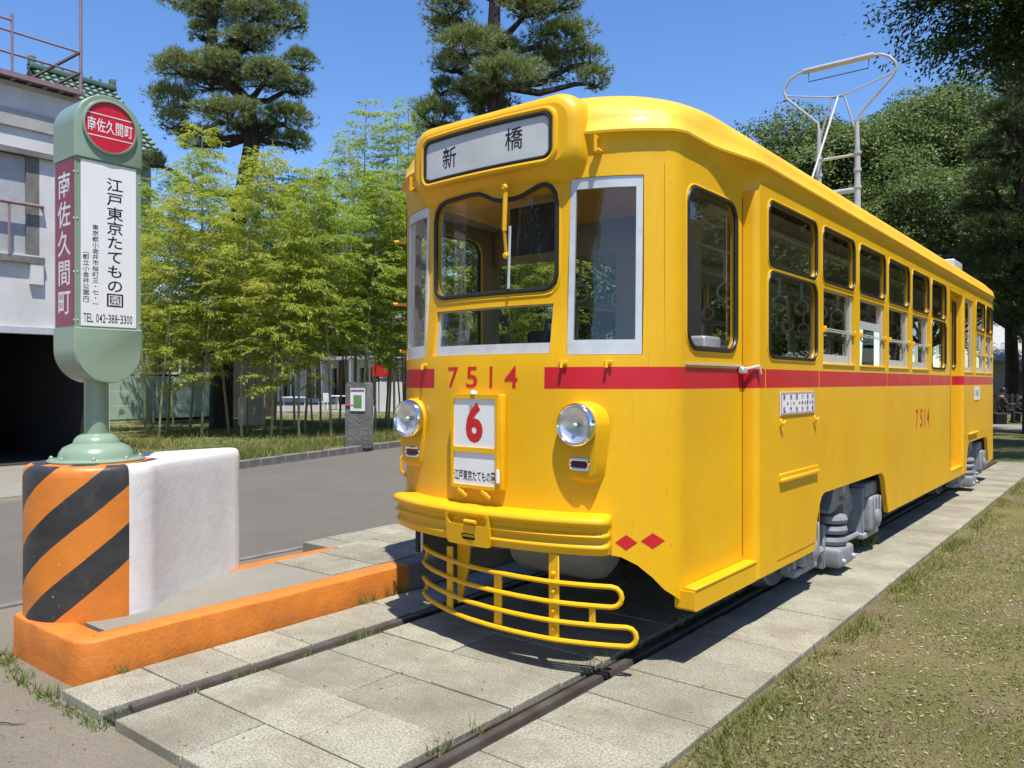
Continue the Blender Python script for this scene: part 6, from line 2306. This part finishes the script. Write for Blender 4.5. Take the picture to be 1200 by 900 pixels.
# ------------------------------------------------------------------ far right: garden house, fence, people
hx, hy = place(1215, 52)
ho = thing('garden_house', 'small pale house with light roof beyond the fence at the right edge', 'house', (hx, hy, 0))
MB().b2((hx - 5, hy, -0.02), (hx + 6, hy + 6, 3.0)).build('wall', m_whitewall, ho)
MB().prism([(hy - 0.8, 2.9), (hy + 6.8, 2.9), (hy + 3, 5.6)], lambda a, b, t: (t, a, b), hx - 5.6, hx + 6.6).build('roof', M('pale_roof', (0.45, 0.46, 0.47), 0.7), ho)
for k in range(3):
    MB().b2((hx - 4.2 + 3.2 * k, hy - 0.04, 0.2), (hx - 2.6 + 3.2 * k, hy - 0.002, 2.2)).build('window', m_darkglass, ho)
fx, fy = place(1150, 38)
fn = thing('picket_fence', 'dark timber fence beyond the park path at the right', 'fence', (fx, fy, 0))
for k in range(46):
    MB().b2((fx - 1 + 0.22 * k, fy, -0.02), (fx - 0.88 + 0.22 * k, fy + 0.04, 0.95)).build('picket', m_wood, fn)
for z in (0.25, 0.78):
    MB().b2((fx - 1.1, fy + 0.04, z), (fx + 9.2, fy + 0.09, z + 0.09)).build('rail', m_wood, fn)

def person(base, ang, label, top, trousers, reach=1.0):
    """seated figure grown from a skeleton; base is the ground point below the hips"""
    t = thing('person', label, 'person', base)
    J = {'hip': (0, 0, 0.50), 'waist': (0.02, 0, 0.66), 'chest': (0.06, 0, 0.88), 'neck': (0.11, 0, 1.04), 'chin': (0.13, 0, 1.10), 'head': (0.145, 0, 1.20), 'crown': (0.14, 0, 1.29)}
    for s, k in ((1, 'l'), (-1, 'r')):
        J['h' + k] = (0.02, 0.10 * s, 0.48)
        J['k' + k] = (0.44, 0.13 * s, 0.50)
        J['a' + k] = (0.42, 0.13 * s, 0.09)
        J['t' + k] = (0.60, 0.14 * s, 0.04)
        J['s' + k] = (0.08, 0.19 * s, 0.96)
        J['e' + k] = (0.22, 0.22 * s, 0.72)
        J['w' + k] = (0.45, 0.14 * s, 0.70)
        J['f' + k] = (0.54, 0.12 * s, 0.69)
    rad = {'hip': 0.13, 'waist': 0.125, 'chest': 0.14, 'neck': 0.055, 'chin': 0.06, 'head': 0.098, 'crown': 0.06}
    for k in 'lr':
        rad.update({'h' + k: 0.095, 'k' + k: 0.065, 'a' + k: 0.042, 't' + k: 0.035, 's' + k: 0.065, 'e' + k: 0.045, 'w' + k: 0.03, 'f' + k: 0.028})
    E_ = [('hip', 'waist'), ('waist', 'chest'), ('chest', 'neck'), ('neck', 'chin'), ('chin', 'head'), ('head', 'crown')]
    for k in 'lr':
        E_ += [('hip', 'h' + k), ('h' + k, 'k' + k), ('k' + k, 'a' + k), ('a' + k, 't' + k), ('chest', 's' + k), ('s' + k, 'e' + k), ('e' + k, 'w' + k), ('w' + k, 'f' + k)]
    names = list(J)
    me = bpy.data.meshes.new('body')
    me.from_pydata([J[n_] for n_ in names], [(names.index(a), names.index(b)) for a, b in E_], [])
    o = bpy.data.objects.new('body', me)
    COL.objects.link(o)
    sk = o.modifiers.new('skin', 'SKIN')
    sk.use_smooth_shade = True
    for i, n_ in enumerate(names):
        me.skin_vertices[0].data[i].radius = (rad[n_], rad[n_])
        me.skin_vertices[0].data[i].use_root = (n_ == 'hip')
    sb = o.modifiers.new('sub', 'SUBSURF')
    sb.levels = sb.render_levels = 1
    m, n, l, b = nt('clothes_and_skin')
    tc = n.new('ShaderNodeTexCoord')
    sx_ = n.new('ShaderNodeSeparateXYZ')
    l.new(tc.outputs['Object'], sx_.inputs[0])
    cr = ramp(n, l, sx_.outputs[2], [(0.0, trousers), (0.575, trousers), (0.585, top), (1.03, top), (1.045, (0.36, 0.20, 0.13))])
    for e in cr.node.color_ramp.elements:
        e.position = min(1, e.position / 1.4)
    mr = n.new('ShaderNodeMath')
    mr.operation = 'MULTIPLY'
    mr.inputs[1].default_value = 1 / 1.4
    l.new(sx_.outputs[2], mr.inputs[0])
    l.new(mr.outputs[0], cr.node.inputs[0])
    l.new(cr, b.inputs['Base Color'])
    b.inputs['Roughness'].default_value = 0.85
    me.materials.append(m)
    o.parent = t
    hair = MB().lathe([(0.05, -0.10), (0.10, -0.06), (0.112, 0.0), (0.10, 0.06), (0.06, 0.10), (0.01, 0.112)], (0.125, 0, 1.225), (-0.15, 0, 1), 14).mesh('hair', m_rubber)
    ho_ = bpy.data.objects.new('hair', hair)
    COL.objects.link(ho_)
    ho_.parent = t
    t.rotation_euler = (0, 0, ang)
    return t
for i, (u, d, ang, lab, tp) in enumerate(((1171, 29.0, 0.3, 'person in dark clothes sitting by the park path just right of the tram', (0.035, 0.035, 0.04)),
                                          (1203, 29.3, 2.6, 'person in black trousers sitting at the right edge beside the path', (0.10, 0.10, 0.11)))):
    x, y = place(u, d)
    person((x, y, -0.03), ang, lab, tp, (0.02, 0.02, 0.025))
    bx_ = MB().box((x - 0.05, y, 0.20), (0.5, 1.2, 0.05), rot=Matrix.Rotation(ang, 4, 'Z'), bev=0.008)
    be = thing('bench', ['low bench under the person nearest the tram', 'low bench under the person at the right edge'][i], 'bench', (x, y, -0.03))
    MB().box((x - 0.02, y, 0.345), (0.42, 1.3, 0.05), rot=Matrix.Rotation(ang, 4, 'Z'), bev=0.008).build('seat', m_wood, be)
    for q in (-0.5, 0.5):
        dv = Matrix.Rotation(ang, 4, 'Z') @ Vector((0, q, 0))
        MB().box((x - 0.02 + dv.x, y + dv.y, 0.145), (0.34, 0.07, 0.35), rot=Matrix.Rotation(ang, 4, 'Z')).build('leg', m_wood, be)

# small litter on the near ground
n = 260
x = np.concatenate([rng.uniform(-5.6, -2.2, n // 2), rng.uniform(-4.0, -1.5, n // 2)])
y = np.concatenate([rng.uniform(0.6, 1.6, n // 2), rng.uniform(1.7, 6.0, n // 2)])
zz = np.where(y < 1.62, -0.046, 0.006)
P = np.stack([x, y, zz], 1)
V, F = leaves(P, unit(rng.normal(size=P.shape) * np.array([1, 1, 0.1])), unit(np.array([0, 0, 1.0]) + rng.normal(size=P.shape) * 0.25), rng.uniform(0.008, 0.03, n), rng.uniform(0.005, 0.012, n))
tag(link_mesh('fallen_leaves', np_mesh('fallen_leaves', V, F, m_grassdry)), 'scraps of dry leaf on the paving and asphalt', 'leaves', kind='stuff')
tw = MB().tube([(-4.02, 1.335, -0.042), (-3.97, 1.365, -0.038), (-3.93, 1.385, -0.042), (-3.90, 1.42, -0.043)], [0.0035, 0.003, 0.0025, 0.0015], 6)
tag(tw.build('twig', m_bark, origin=(-3.97, 1.37, -0.045)), 'thin dark twig lying on the asphalt below the orange kerb', 'twig')

# pale dry bits scattered through the turf
x, y = scatter(-1.38, 2.4, 1.4, 10.0, 420)
P = np.stack([x, y, np.vectorize(lawn_z)(x, y) + 0.008], 1)
V, F = leaves(P, unit(rng.normal(size=P.shape) * np.array([1, 1, 0.3])), unit(np.array([0, 0, 1.0]) + rng.normal(size=P.shape) * 0.5), rng.uniform(0.012, 0.035, len(P)), rng.uniform(0.004, 0.012, len(P)))
m_straw = leafmat('pale_straw', (0.20, 0.17, 0.09), (0.33, 0.29, 0.17), (0.48, 0.42, 0.28), 0.15, 0.8)
tag(link_mesh('straw', np_mesh('straw', V, F, m_straw)), 'pale bits of dry straw scattered in the lawn', 'grass', kind='stuff')
